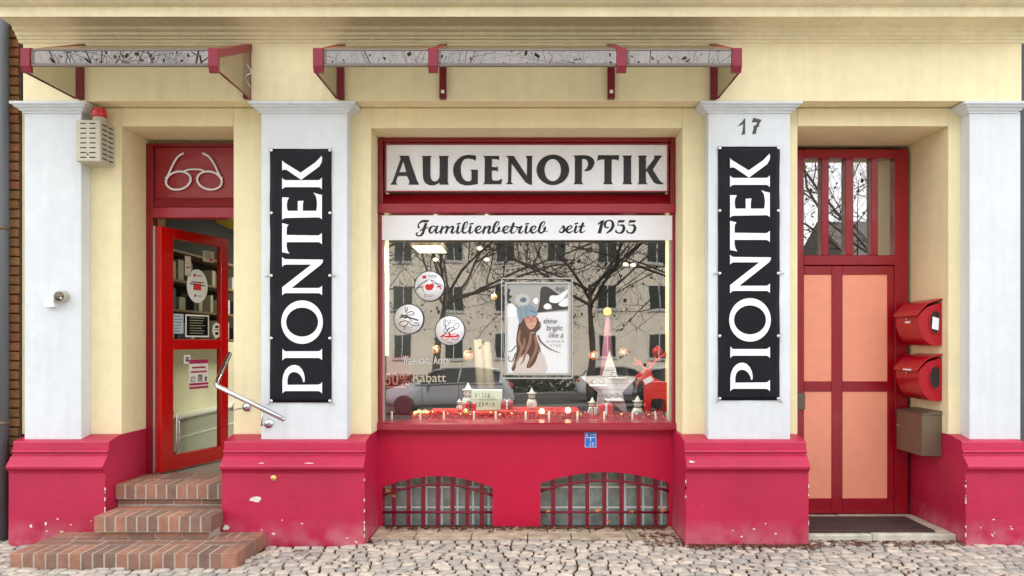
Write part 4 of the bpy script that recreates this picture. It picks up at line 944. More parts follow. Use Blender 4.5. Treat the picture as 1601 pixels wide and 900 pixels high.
dnotice('door_notice', 'white and magenta poster with bags on the lower door pane', 'notice', .52, 1.235, .27, .26, M['white_p'], [(-.5,.5,.36,.5,mg), (-.5,.5,-.5,-.42,mg), (-.5,.5,-.38,-.30,mg), (-.35,.35,.20,.26,mg), (-.42,.42,.05,.11,mg), (-.4,-.2,-.26,-.08,sl), (-.37,-.23,-.24,-.11,M['white_p']), (-.05,.18,-.26,-.02,sl), (-.01,.14,-.26,-.06,M['white_p']), (.3,.42,-.26,-.1,sl)])
dnotice('door_notice', 'tiny white icon sticker near the top of the lower door pane', 'notice', .36, 1.37, .085, .075, M['white_p'], [(-.3,.3,-.3,.3,sl), (-.2,.2,-.1,.2,M['white_p']), (-.05,.1,-.2,.05,ink)])
# text lines of the dark notice
mb = MB()
o_ = [o for o in COL.objects if o.get('label', '').startswith('dark printed notice')][0]
mbx = MB()
for (a, b, c, d, m_) in lines(-.33, .33, -.34, .34, 7, sl, .28):
    q0 = H0+DV*(.50+a*.33)+DN*(.0548-.022); q1 = H0+DV*(.50+b*.33)+DN*(.0548-.022)
    mbx.add([(q0.x, q0.y, 1.665+c*.2), (q1.x, q1.y, 1.665+c*.2), (q1.x, q1.y, 1.665+d*.2), (q0.x, q0.y, 1.665+d*.2)], [(0,1,2,3)])
obj('print_lines', mbx, mat('pale_print', (.35,.33,.25), .6), o_)
# ------------------------------------------------------------------ writing on the window and maroon poster
Yk = .45
PO = thing('sale_poster', (X(622, .47), .47, .9), 'maroon sale poster reading 50% standing at the left edge of the shop window', 'poster')
obj('sheet', MB().box(X(600, .47), X(644, .47), .47, .474, .865, Z(556, .47)), M['maroon'], PO)
mb = MB(); Yn = .468
text(mb, '50', X(602, Yn), X(623, Yn), Z(602, Yn), 19*(DW+Yn)/F, Yn, 0, 0, .01)
text(mb, '%', X(625, Yn), X(641, Yn), Z(602, Yn), 17*(DW+Yn)/F, Yn)
mb.box(X(605, Yn), X(634, Yn), Yn-.0005, Yn, Z(606, Yn), Z(604, Yn))
obj('lettering', mb, M['pinkink'], PO)
WR = thing('window_writing', (X(665, .352), .352, 1.3), 'white hand lettering Weihnachts Aktion across the lower left of the window', 'lettering')
mb = MB(); Yn = .352
text(mb, 'W', X(630.5, Yn), X(638, Yn), Z(569, Yn), 13*(DW+Yn)/F, Yn)
text(mb, 'EIHNACHTS', X(639, Yn), X(672, Yn), Z(569, Yn), 8.5*(DW+Yn)/F, Yn)
text(mb, 'A', X(678, Yn), X(684, Yn), Z(569, Yn), 12*(DW+Yn)/F, Yn)
text(mb, 'KTION', X(685, Yn), X(703, Yn), Z(569, Yn), 8.5*(DW+Yn)/F, Yn)
obj('aktion_lettering', mb, M['chalk'], WR)
mb = MB(); text(mb, 'Rabatt', X(646, Yn), X(697, Yn), Z(597, Yn), 14*(DW+Yn)/F, Yn)
obj('rabatt_lettering', mb, mat('cream_marker', (.55,.48,.36), .7), WR)
# ------------------------------------------------------------------ framed poster of a woman
Yf = .337
FP = thing('framed_poster', (X(840, Yf), Yf, Z(592, Yf)), 'framed winter poster of a woman in a bobble hat, centre of the window', 'poster')
def R_(x0, x1, y0, y1, Y, th, mb, mi=0): mb.box(X(x0, Y), X(x1, Y), Y, Y+th, Z(y1, Y), Z(y0, Y), mi); return mb
mb = MB()
for a in ((783.5,785,435,591),(894,895.5,435,591),(785.1,893.9,434,435.5),(785.1,893.9,590,592)): R_(*a, Yf, .02, mb)
for a in ((789.5,791.8,443,583.5),(890.2,892.4,443,583.5),(789.5,892.4,440.5,442.9),(789.5,892.4,583.6,586)): R_(*a, Yf+.001, .018, mb)
obj('frame', mb, M['alu'], FP)
obj('back_board', R_(792, 890, 443, 583.4, Yf+.016, .004, MB()), mat('snow_print', (.80,.81,.82), .5, var=.04, vscale=9), FP)
P8 = lambda pts: [(X(770+x/5, Yf), Z(420+y/5, Yf)) for x, y in pts]     # zoom view scale 5
pm = {k: mat(k, v, .55) for k, v in {'print_dark': (.05,.045,.04), 'print_hair': (.10,.045,.028), 'print_hair_light': (.30,.16,.10), 'print_skin': (.68,.38,.28), 'print_hat': (.24,.32,.38), 'print_hat_dark': (.12,.17,.22), 'print_wool': (.62,.55,.50), 'print_bobble': (.55,.54,.52), 'print_red': (.45,.03,.03), 'print_grey': (.40,.40,.37), 'print_white': (.90,.90,.90)}.items()}
names = list(pm); mats = list(pm.values()); mi = {n: i for i, n in enumerate(names)}
mb = MB(); lay = [0]
def F8(m_, *loops, smooth=True):
    lay[0] += 1; Y = Yf+.0155-lay[0]*.00016
    mb.flat([sm(P8(l), 3) if smooth else P8(l) for l in loops], Y, .0001, mi[m_])
def S8(m_, pts, sub=5):
    lay[0] += 1; Y = Yf+.0155-lay[0]*.00016
    ribbon(mb, [(X(770+x/5, Yf), Z(420+y/5, Yf), w_/5*(DW+Yf)/F) for x, y, w_ in pts], Y, mi[m_], sub, False, 2e-6)
F8('print_grey', [(112,118),(590,118),(590,330),(350,345),(112,360)], smooth=False)
F8('print_white', [(112,290),(150,270),(180,300),(230,340),(112,380)])
F8('print_dark', [(380,150),(430,140),(490,180),(520,210),(450,250),(480,260),(450,300),(360,335),(370,250)])
F8('print_dark', [(450,255),(590,250),(590,310),(470,320)], smooth=False)
F8('print_white', [(455,210),(520,205),(585,160),(585,190),(520,262),(450,258)])
F8('print_white', [(520,268),(588,225),(588,290),(530,290)])
F8('print_white', [(400,290),(430,268),(462,290),(445,312),(410,312)])
F8('print_white', [(318,240),(345,225),(360,250),(345,275),(320,262)])
F8('print_dark', [(350,325),(590,305),(590,316),(350,342)], smooth=False)
F8('print_dark', [(118,160),(140,165),(130,200),(155,215),(130,240),(150,262),(118,262)])
F8('print_wool', [(160,810),(175,700),(215,600),(260,520),(330,500),(365,560),(385,650),(410,700),(415,810)])
F8('print_hair', [(235,380),(210,420),(195,480),(185,560),(190,620),(180,680),(165,740),(150,790),(175,790),(200,700),(250,660),(290,690),(265,770),(300,770),(340,720),(360,650),(365,600),(350,560),(340,500),(370,470),(365,420),(350,380),(300,360)])
for l in ([(215,480,14),(205,560,22),(225,620,20),(200,700,18),(160,760,10)], [(300,500,16),(290,580,24),(260,650,22),(240,720,14),(215,745,6)], [(330,520,14),(345,600,20),(330,660,18),(300,720,12),(280,770,6)], [(250,540,10),(245,600,16),(215,660,14)]): S8('print_hair_light', l)
for l in ([(255,470,8),(265,560,12),(250,640,12),(220,690,9)], [(310,490,8),(315,580,12),(300,660,10)], [(185,600,8),(150,640,6),(125,648,4)], [(180,660,8),(155,720,7),(128,715,5),(125,690,4),(145,690,3)], [(355,520,10),(380,570,12),(430,615,9),(480,640,6),(525,655,3)], [(350,400,9),(375,430,8),(370,462,6),(345,460,5)], [(360,600,8),(372,640,8),(350,665,6)]): S8('print_hair', l)
F8('print_skin', [(250,390),(262,430),(280,462),(300,475),(322,462),(342,430),(348,390),(330,365),(270,365)])
F8('print_hat', [(190,290),(250,270),(320,290),(350,330),(348,365),(300,372),(250,380),(218,425),(205,400)])
S8('print_hat_dark', [(215,300,3),(222,350,4),(225,400,3)]); S8('print_hat_dark', [(260,290,4),(265,330,5),(262,370,4)]); S8('print_hat_dark', [(290,320,8),(320,335,8),(345,345,5)])
F8('print_bobble', [(175,240),(195,205),(235,195),(275,205),(292,240),(280,272),(240,288),(198,280),(180,262)])
r = random.Random(2)
for k in range(26):
    a = r.uniform(0, 6.28); x, y = 235+52*math.cos(a), 240+42*math.sin(a); S8('print_bobble', [(x, y, 6), (x+22*math.cos(a), y+20*math.sin(a), 2)])
F8('print_hat_dark', [(215,240),(240,222),(265,235),(255,258),(225,258)])
for cx_, cy_ in ((277,398),(325,393)): S8('print_red', [(cx_+20*math.cos(t), cy_+18*math.sin(t), 3.5) for t in [i*math.pi/6 for i in range(13)]])
S8('print_red', [(296,394,3),(305,392,3)])
for cx_, cy_ in ((277,396),(325,391)): F8('print_dark', [(cx_-6,cy_),(cx_,cy_-3),(cx_+6,cy_),(cx_,cy_+3)])
S8('print_hair', [(262,378,2),(277,373,4),(292,378,2)]); S8('print_hair', [(312,374,2),(326,369,4),(340,374,2)])
S8('print_hair_light', [(303,398,2),(306,415,3),(298,421,3),(307,424,2)])
F8('print_red', [(280,434),(300,440),(322,430),(312,448),(298,452)]); F8('print_white', [(284,436),(300,441),(318,433),(308,443),(296,445)])
S8('print_wool', [(300,500,6),(330,500,6)])
Yt = Yf+.0155-(lay[0]+4)*.00016
def T8(s, x0, x1, y0, h, shr=0, bold=0):
    n0 = len(mb.v); text(mb, s, X(770+x0/5, Yf), X(770+x1/5, Yf), Z(420+y0/5, Yf), h/5*(DW+Yf)/F, Yt, mi['print_dark'])
    if shr:
        zb_ = Z(420+y0/5, Yf)
        for i in range(n0, len(mb.v)): v = mb.v[i]; mb.v[i] = (v[0]+(v[2]-zb_)*shr, v[1], v[2])
T8('RJS', 498, 566, 180, 36); T8('shine', 395, 500, 427, 42, .25); T8('bright', 418, 540, 495, 56, .25); T8('like a', 440, 552, 538, 42, .25)
T8('R I S I N G', 425, 560, 574, 14); T8('S T A R', 455, 535, 608, 16)
obj('print', mb, mats, FP)
# ------------------------------------------------------------------ display items behind the window
ZD = .8625
def at_(px, Y, py=None): return X(px, Y)
# risers covered in red cloth
for (a, b, y0, y1, zt_, lb) in ((672, 780, .62, .98, .925, 'scarlet cloth covered riser under the light box'), (782, 905, .60, .95, .94, 'scarlet cloth covered riser in the middle of the window display')):
    t = obj('cloth_riser', MB().cham(X(a, .8), X(b, .8), y0, y1, ZD, zt_, .012), M['orange_red'], at=(X((a+b)/2, .8), .8, ZD)); tag(t, lb, 'display riser')
LB = thing('light_box', (X(761, .72), .74, .926), 'pale green light box reading BITTE TERMIN on the scarlet riser', 'light box')
lx0, lx1 = X(737, .72), X(785, .72); lz0, lz1 = .926, Z(609, .72)
obj('housing', MB().cham(lx0, lx1, .725, .76, lz0, lz1, .003), M['white_p'], LB)
obj('face', MB().box(lx0+.006, lx1-.006, .722, .7245, lz0+.005, lz1-.005), M['lbox'], LB)
mb = MB(); hgt = lz1-lz0
for k, s in enumerate('BITTE'): text(mb, s, lx0+.036+k*.028-(.003 if s != 'I' else -.004), lx0+.036+k*.028+(.013 if s != 'I' else .007), lz0+hgt*.63, .036, .7212)
for k, s in enumerate('TERMIN'): text(mb, s, lx0+.040+k*.029-(.003 if s != 'I' else -.004), lx0+.040+k*.029+(.015 if s != 'I' else .008), lz0+hgt*.20, .036, .7212)
mb.box(lx0+.008, lx1-.008, .7205, .7218, lz0+hgt*.52, lz0+hgt*.53)
obj('lettering', mb, M['ink'], LB)
# white wooden star
Ys = .95
SR = thing('wooden_star', (X(950, Ys), Ys, ZD), 'big white slatted wooden star standing in the window display', 'decorative star')
q = [(800,165),(872,380),(1062,384),(918,520),(972,715),(826,610),(672,700),(690,520),(520,384),(732,380)]
pts = [(X(820+x/6, Ys), Z(520+y/6, Ys)) for x, y in q]; lo = min(p[1] for p in pts); pts = [(p[0], p[1]-(lo-ZD)*0) for p in pts]
dz = ZD-lo; 
pts = [(p[0], p[1]+dz*(1-(p[1]-lo)/(max(k[1] for k in pts)-lo))) for p in pts]
obj('board', MB().prism(pts, 'y', Ys, Ys+.025), M['plank'], SR, bevel=.002)
mb = MB(); import itertools
for k in range(1, 10):
    z = lo+k*.058; xs_ = []
    for (p, q_) in zip(pts, pts[1:]+pts[:1]):
        if (p[1]-z)*(q_[1]-z) < 0: xs_.append(p[0]+(q_[0]-p[0])*(z-p[1])/(q_[1]-p[1]))
    xs_.sort()
    for a, b in zip(xs_[::2], xs_[1::2]):
        if b-a > .02: mb.box(a+.004, b-.004, Ys-.0012, Ys-.0002, z-.0015, z+.0015)
obj('slat_joints', mb, M['slate'], SR)
# reindeer
Yr = .72
RD = thing('reindeer_figure', (X(1030, Yr), Yr, ZD), 'red reindeer figure with white collar at the right end of the window display', 'reindeer figure')
Q = lambda x, y, Y=Yr: (X(820+x/6, Y), Z(520+y/6, Y))
body = [Q(*p) for p in [(1128,480),(1180,450),(1240,430),(1300,462),(1350,465),(1380,500),(1384,560),(1384,752),(1335,752),(1325,640),(1295,620),(1210,615),(1190,640),(1185,752),(1135,752),(1130,600)]]
obj('body', MB().prism(body, 'y', Yr, Yr+.07), M['red_paper'], RD, bevel=.006)
mb = MB()
for a in (1145, 1310): mb.prism([Q(a, 600), Q(a+38, 600), Q(a+30, 752), Q(a+6, 752)], 'y', Yr+.09, Yr+.12)
mb.box(Q(1150,0)[0], Q(1340,0)[0], Yr+.0705, Yr+.115, Q(0,610)[1], Q(0,500)[1])
obj('far_legs', mb, M['red_paper'], RD)
obj('head', MB().prism(sm([Q(*p) for p in [(1050,420),(1065,395),(1110,370),(1150,335),(1190,350),(1200,400),(1230,440),(1195,500),(1130,490),(1110,445),(1075,440)]], 3), 'y', Yr+.005, Yr+.06), M['red_paper'], RD, bevel=.004)
obj('collar', MB().prism([Q(*p) for p in [(1112,445),(1185,405),(1215,440),(1135,488)]], 'y', Yr-.002, Yr+.064), M['white_p'], RD)
def antler(base, tips):
    mb = MB()
    for l in tips: mb.tube([(Q(x, y)[0], Yr+.03, Q(x, y)[1]) for x, y in crom(l, 4)], .0085, 6)
    obj('antler', mb, M['red_paper'], RD)
antler(0, ([(1140,345),(1090,300),(1040,295),(1025,285)], [(1085,300),(1060,270),(1035,240)], [(1095,305),(1085,270),(1082,255)]))
antler(0, ([(1175,345),(1210,290),(1270,240),(1330,190)], [(1195,310),(1180,280),(1172,262)], [(1240,262),(1235,235),(1215,220)], [(1290,225),(1320,210),(1355,175)]))
# pale figures : shared builder
def snowman(px, pyb, pyt, Y, label, zb=ZD, hat=True):
    h = (pyb-pyt)*(DW+Y)/F; x = X(px, Y); r0 = h*.24
    t = thing('snowman_figure', (x, Y, zb), label, 'snowman figure', 'small pale snowman figures in the window display')
    obj('body', MB().lathe([(r0*.6, 0), (r0, h*.12), (r0*1.05, h*.28), (r0*.8, h*.44), (r0*.5, h*.5)], (x, Y, zb), 14), M['pale'], t)
    obj('head', MB().ball((x, Y, zb+h*.62), r0*.68, 12), M['pale'], t)
    obj('hat', MB().lathe([(r0*.95, h*.74), (r0*.9, h*.77), (r0*.5, h*.78), (r0*.28, h*.9), (.002, h)], (x, Y, zb), 12), M['pale'], t)
    obj('scarf', MB().lathe([(r0*.55, h*.46), (r0*.68, h*.49), (r0*.6, h*.53)], (x, Y, zb), 12), M['slate'], t)
    mb = MB()
    for s in (-.3, .3): mb.ball((x+r0*s, Y-r0*.62, zb+h*.66), r0*.09, 6)
    mb.ball((x, Y-r0*1.0, zb+h*.33), r0*.08, 6).ball((x, Y-r0*1.02, zb+h*.22), r0*.08, 6)
    obj('eyes_and_buttons', mb, M['ink'], t)
snowman(997, 649, 612, .62, 'pale snowman figure left of the red reindeer')
snowman(926, 642, 610, .74, 'pale snowman figure in front of the left half of the white star')
snowman(732, 650, 608, .80, 'pale snowman figure at the left corner of the light box', .9265)
snowman(831.5, 640, 607, .70, 'thin pale snowman figure below the framed poster', .9415)
snowman(718, 641, 622, .70, 'tiny pale snowman figure left of the light box', .9265)
def gift(label, px0, px1, z0, h, Y, m, rib):
    x0_, x1_ = X(px0, Y), X(px1, Y); d = (x1_-x0_)*.8
    t = thing('gift_box', ((x0_+x1_)/2, Y, z0), label, 'gift box', 'small gift boxes in the window display')
    obj('box', MB().cham(x0_, x1_, Y, Y+d, z0, z0+h, .003), m, t)
    xm = (x0_+x1_)/2; wv = (x1_-x0_)*.07
    mb = MB().box(xm-wv, xm+wv, Y-.0015, Y+d+.001, z0+.001, z0+h+.002)
    for s in (-1, 1): mb.tube([(xm, Y+d/2, z0+h+.004), (xm+s*wv*3, Y+d/2, z0+h+.018), (xm+s*wv*5, Y+d/2, z0+h+.010), (xm, Y+d/2, z0+h+.004)], .0025, 5)
    obj('ribbon', mb, rib, t)
gift('red gift box with white ribbon in front of the white star', 937, 959, ZD, .125, .60, M['red_paper'], M['white_p'])
gift('small silver gift box beside the red gift box and snowman', 921, 934, ZD, .10, .62, M['steel'], M['red_paper'])
gift('red gift box with dark ribbon on the riser under the light box', 727, 744, .9265, .065, .70, M['orange_red'], M['ink'])
gift('crimson gift box at the right foot of the light box', 783, 802, .9415, .07, .66, M['box_red'], M['white_p'])
gift('lit yellow paper box at the left of the red display', 646, 671, ZD, .062, .60, mat('lit_yellow_paper', (.8,.75,.3), .5, emit=(1,.9,.35), es=.25), M['candle'])
def bauble(label, px, py, Y, rpx, m, string=None, name='bauble'):
    x, z, rr_ = X(px, Y), Z(py, Y), rpx*(DW+Y)/F
    t = thing(name, (x, Y, z), label, 'bauble', 'baubles in the window')
    obj('ball', MB().ball((x, Y, z), rr_, 16), m, t)
    obj('cap', MB().lathe([(rr_*.22, rr_*.93), (rr_*.22, rr_*1.12), (.001, rr_*1.15)], (x, Y, z), 8), M['steel'], t)
    if string: obj('string', MB().tube([(x, Y, z+rr_*1.1), (x, Y, 2.9)], .001, 4), M['ink'], t)
bauble('matt gold bauble on the red cloth in front of the light box', 728.5, 645, .58, 6, M['gold'])
bauble('lit gold bauble on the red display below the framed poster', 847, 643, .58, 4.5, M['glow'])
bauble('lit gold bauble right of the framed poster on the red display', 888, 641, .58, 4.5, M['glow'])
bauble('gold bauble hanging on a string left of the framed poster', 773, 464, .9, 5.5, M['gold'], True)
bauble('shiny dark red bauble hanging above the reindeer antlers', 1028, 549, .8, 8, M['box_red'], True)
# copper wire lights
def copperball(label, px, py, Y, rpx):
    x, z, R = X(px, Y), Z(py, Y), rpx*(DW+Y)/F
    t = thing('wire_lamp', (x, Y, z), label, 'wire ball lamp', 'copper wire ball lamps in the window'); r = random.Random(int(px))
    mb = MB()
    for k in range(7):
        a, b = r.uniform(0, 6.28), r.uniform(0, 3.14); u = Vector((math.cos(a), math.sin(a), 0)); v = Vector((-math.sin(a)*math.cos(b), math.cos(a)*math.cos(b), math.sin(b)))
        mb.tube([tuple(Vector((x, Y, z))+(u*math.cos(s)+v*math.sin(s))*R) for s in [i*2*math.pi/16 for i in range(16)]], R*.09, 5, 0, True)
    obj('wire', mb, M['copper'], t); obj('bulb', MB().ball((x, Y, z), R*.38, 8), M['glow'], t); obj('cord', MB().tube([(x, Y, z+R), (x, Y, 2.9)], .0015, 4), M['ink'], t)
copperball('copper wire lamp right of the lettering on the window', 732, 555, 1.1, 8)
copperball('copper wire lamp between the framed poster and the mauve cone', 928, 555, 1.1, 7.5)
copperball('copper wire lamp at the right of the mauve cone', 975, 550, 1.1, 7)
copperball('copper wire lamp left of the dark reflected tree trunk in the window', 682, 546, 1.3, 6.5)
# mauve cone with yellow ball
Yc = 1.12
CN = thing('felt_cone', (X(950, Yc), Yc, ZD), 'tall mauve felt cone with a yellow ball on its tip behind the white star', 'decorative cone')
obj('cone', MB().lathe([((962-936)/2*(DW+Yc)/F*1.5, 0), (.06, .45), (.018, Z(495, Yc)-ZD)], (X(950, Yc), Yc, ZD), 18), M['pink'], CN)
obj('tip_ball', MB().ball((X(950, Yc), Yc, Z(487, Yc)), 6.5*(DW+Yc)/F, 12), mat('yellow_ball', (.9,.6,.08), .4, emit=(1,.6,.1), es=.3), CN)
obj('wick', MB().tube([(X(950, Yc), Yc, Z(481, Yc)), (X(950, Yc)+.002, Yc, Z(477, Yc))], .002, 5), M['ink'], CN)
# rolled cloths
for k, (xa, xb, yt, lb) in enumerate(((744, 757, 531, 'taller pale cloth roll leaning in the shop behind the window'), (757, 768, 535, 'shorter pale cloth roll leaning in the shop behind the window'))):
    t = obj('cloth_roll', MB().tube([(X(xa+14, 1.6), 1.6, ZD), (X(xa+8, 1.65), 1.65, 1.15), (X(xa+3, 1.7), 1.7, Z(yt, 1.7))], [.055, .05, .04], 14), M['roll'], at=(X(xa+14, 1.6), 1.6, ZD)); tag(t, lb, 'cloth roll')
# eyeglasses
def specs():
    t = thing('eyeglasses', (0, 0, 0), 'x', 'eyeglasses', 'eyeglasses laid out in the window display')
    mb = MB()
    for s in (-1, 1): mb.tube([(s*.033+.024*math.cos(a), 0, .022+.019*math.sin(a)) for a in [2*math.pi*i/20 for i in range(20)]], .0022, 5, 0, True)
    mb.tube([(-.010, 0, .026), (0, -.002, .030), (.010, 0, .026)], .002, 5)
    obj('rims', mb, M['ink'], t)
    for s in (-1, 1): obj('temple', MB().tube([(s*.057, 0, .026), (s*.060, .08, .026), (s*.060, .12, .008)], .002, 5), M['ink'], t)
    return t
sp = specs(); first = True
for x, y, z, rz, lb in ((X(690, .62), .60, ZD, .2, 'black eyeglasses on the red display between yellow box and gold bauble'), (X(765, .6), .58, ZD, -.1, 'black eyeglasses lying in front of the light box'), (X(805, .62), .61, .9415, .3, 'black eyeglasses on the riser left of the thin snowman'),
                        (X(868, .62), .62, .9415, 0, 'black eyeglasses on the riser between the two lit baubles'), (X(935, .9), .918, Z(601, .92), .15, 'black eyeglasses on the left arm of the white star'), (X(966, .9), .918, Z(589, .92), -.1, 'black eyeglasses high on the right arm of the white star'),
                        (X(958, .7), .72, Z(622, .72), .2, 'black eyeglasses above the red gift box'), (X(1001, .58), .565, ZD+.03, 0, 'black eyeglasses worn low on the snowman beside the reindeer')):
    o = sp if first else copy_tree(sp); first = False
    o.location = (x, y, z); o.rotation_euler = (0, 0, rz); o['label'] = lb
# cloth ramp under the ornaments and small scattered balls
t = obj('display_cloth', MB().prism([(.49, ZD), (.49, ZD+.004), (.665, ZD+.040), (.665, ZD)], 'x', X(612, .55), X(1040, .55)), M['orange_red'], at=(0, .58, ZD)); tag(t, 'scarlet cloth sloping up from the window foot under the tinsel and ornaments', 'cloth')
r = random.Random(77); nb = 0
om = {'red': M['box_red'], 'gold': M['gold'], 'white': M['pale']}
for kind_, xs_ in (('red', (632, 664, 683, 708, 752, 790, 812, 838, 862, 897, 915, 962, 1008)), ('gold', (676, 720, 768, 800, 876, 908, 972, 1014)), ('white', (640, 700, 735, 782, 853, 881, 1020))):
    src = None
    for px in xs_:
        Y = r.uniform(.57, .64); rad = .015 if kind_ != 'white' else .013
        if src is None:
            src = obj('ornament_ball', MB().ball((0, 0, 0), rad, 12), om[kind_]); o = src
        else: o = src.copy(); COL.objects.link(o)
        o.location = (X(px, Y), Y, ZD+.006+(Y-.50)*.22+rad); tag(o, 'one of the tiny %s balls scattered on the red tinsel in the window' % kind_, 'ornament', 'tiny %s balls on the tinsel' % kind_)
# small shelf plates carrying the spectacles on the star, joined to the star
for px, py in ((935, 601.5), (966, 589.5), (958, 622.5)):
    obj('glasses_ledge', MB().cham(X(px, .92)-.075, X(px, .92)+.075, .70 if px == 958 else .86, .949, Z(py, .92)-.012, Z(py, .92)-.001, .002), M['plank'], SR)
# cream candles along the glass
prev = None
for k, px in enumerate((612.5, 657, 694, 741, 775, 822, 858.5, 903, 945, 989, 1026)):
    if prev is None:
        c = thing('candle', (X(px, .47), .47, ZD), 'x', 'candle', 'row of thin cream candles along the foot of the window')
        obj('stick', MB().lathe([(.010, 0), (.0085, .006), (.0085, .076), (.004, .080)], tuple(c.location), 10), M['candle'], c)
        obj('wick', MB().tube([(c.location.x, .47, ZD+.079), (c.location.x+.001, .47, ZD+.088)], .0015, 5), M['ink'], c); prev = c
    else: c = copy_tree(prev); c.location = (X(px, .47), .47, ZD)
    c.rotation_euler = (0, 0 if k < 10 else -.12, 0)
    c['label'] = 'one of the thin cream candles in a row along the foot of the window'
# glitter on the display floor
r = random.Random(21); mb = MB()
for k in range(9000):
    x = r.uniform(X(615, .6), X(1035, .6)); 
    if r.random() < .25 and x < X(820, .6): continue
    y = r.uniform(.50, .66); z = ZD+.005+(y-.50)*.22+abs(r.gauss(0, .011))*(1+.6*math.sin(x*7)); s = r.uniform(.004, .010); a = r.uniform(0, 6.28); b = r.uniform(-.9, .9)
    u = Vector((math.cos(a), math.sin(a), b*.6))*s; v = Vector((-math.sin(a)*.5, math.cos(a)*.5, .8))*s; p = Vector((x, y, z+.004))
    mb.add([tuple(p-u), tuple(p+v), tuple(p+u), tuple(p-v)], [(0,1,2,3)], r.choice([0,0,0,1,1,2]))
tag(obj('red_tinsel', mb, [M['red_paper'], mat('dark_red_tinsel', (.25,.005,.02), .3), mat('pink_tinsel', (.7,.12,.12), .3)], at=(0, .5, ZD)), 'glittering red tinsel spread along the foot of the shop window', 'tinsel', kind='stuff')
# ------------------------------------------------------------------ leaves on the ground
r = random.Random(33); mb = MB()
def leaf_at(x, y, z, s):
    a = r.uniform(0, 6.28); t_ = r.random(); c, sn = math.cos(a), math.sin(a); pts = []
    for (u, v, h) in ((-1,0,.1),(-.3,.38,.25),(.5,.3,.3),(1,0,.05),(.4,-.35,.3),(-.4,-.3,.2)):
        pts.append((x+s*(u*c-v*sn), y+s*(u*sn+v*c), z+s*h*r.uniform(.2, 1.1)))
    pts.append((x, y, z)); mb.add(pts, [(i, (i+1) % 6, 6) for i in range(6)], 0, t_)
for k in range(1700):
    q = r.random()
    if q < .42: x, y, z = r.uniform(-1.15, 1.15), .33-abs(r.gauss(0, .06)), .008
    elif q < .52: x, y, z = r.uniform(.9, 1.35), r.uniform(-.35, .1), .006
    elif q < .72: x, y, z = r.uniform(1.2, 2.2), -.27-abs(r.gauss(0, .07)), .006
    elif q < .86: x, y, z = r.uniform(2.1, 3.3), -.15-abs(r.gauss(0, .10)), .006
    else: x, y, z = r.uniform(-1.9, 3.7), r.uniform(-1.1, -.1), .006
    if A1[1]+.02 < x < A2[0]-.02 and y > .30: y = .31
    if y > .33 and r.random() < .5: z = r.uniform(0, .03)
    if inside_block(x, y) and not (-1.2 < x < 1.2): continue
    leaf_at(x, y, z, r.uniform(.010, .028))
tag(obj('leaf_litter', mb, M['leaf'], at=(0, .1, 0)), 'brown leaf crumbs drifted along the wall foot and between the setts', 'leaf litter', kind='stuff')
def bigleaf(px, py, Y, s, label):
    x, z = X(px, Y), Z(py, Y); n = 15; pts = []
    for k in range(n): a = 2*math.pi*k/n; rr_ = s*(1 if k % 3 == 0 else .55 if k % 3 == 1 else .7)*r.uniform(.85, 1.1); pts.append((x+rr_*math.cos(a), Y+r.uniform(-.008, .008), z+rr_*math.sin(a)*.8))
    pts.append((x, Y+.006, z)); m_ = MB().add(pts, [(i, (i+1) % n, n) for i in range(n)]); m_.tube([(x, Y, z), (x+s*.3, Y-.004, z-s*1.3)], .0012, 4)
    tag(obj('fallen_leaf', m_, M['oleaf'], at=(x, Y, z)), label, 'leaf', 'fallen leaves caught on the cellar grilles')
bigleaf(607, 766, .36, .028, 'curled dry leaf caught in the upper left corner of the left cellar grille')
bigleaf(616, 775, .36, .018, 'small dry leaf hanging just below the curled leaf on the left cellar grille')
bigleaf(856, 799, .36, .022, 'dry leaf on the lower bar at the left end of the right cellar grille')
bigleaf(934, 797, .36, .030, 'pale orange star shaped leaf on the lower bar of the right cellar grille')
bigleaf(988, 799, .36, .020, 'small orange leaf on the lower bar right of the star shaped leaf')
bigleaf(1036, 798, .36, .030, 'dry leaf at the right end of the right cellar grille')
bigleaf(951, 814, .36, .018, 'small upright leaf on the paving under the right cellar grille')
# ------------------------------------------------------------------ neighbours left and right
NB = thing('neighbour_building', (-5.5, .3, 0), 'old brown brick house wall with worn edge at the left border', 'building')
r = random.Random(8); mb = MB(); z = -.1; k = 0
while z < 5.2:
    hgt = .071; off = .12*(k % 2); x = -4.65+off
    while x < -3.945:
        e = min(x+.235, -3.942); 
        if e-x > .03: mb.cham(x, e-r.uniform(.004, .012)*(e > -3.95), -.02-r.uniform(0, .008), .1, z, z+hgt-.008, .006, 0, r.random())
        x += .243
    z += hgt+.003; k += 1
obj('brickwork', mb, M['oldbrick'], NB)
obj('wall', MB().box(-12, -3.94, .0, 9, -.2, 12), M['dmortar'], NB)
t = thing('downpipe', (-4.03, -.08, 0), 'grey downpipe at the far left edge in front of the brick wall', 'downpipe')
obj('pipe', MB().tube([(-4.035, -.10, -.02), (-4.035, -.10, 5.0)], .055, 16), M['pipe'], t)
for z in (.9, 2.4, 4.1): obj('clamp', MB().lathe([(.060, -.015), (.060, .015)], (-4.035, -.10, z), 16), M['dsteel'], t)
NR = thing('neighbour_building', (5, 1, 0), 'dark grey rendered house edge at the right border', 'building')
obj('wall', MB().box(XR+.03, 14, -.06, 9, -.2, 12), M['dgrey'], NR)
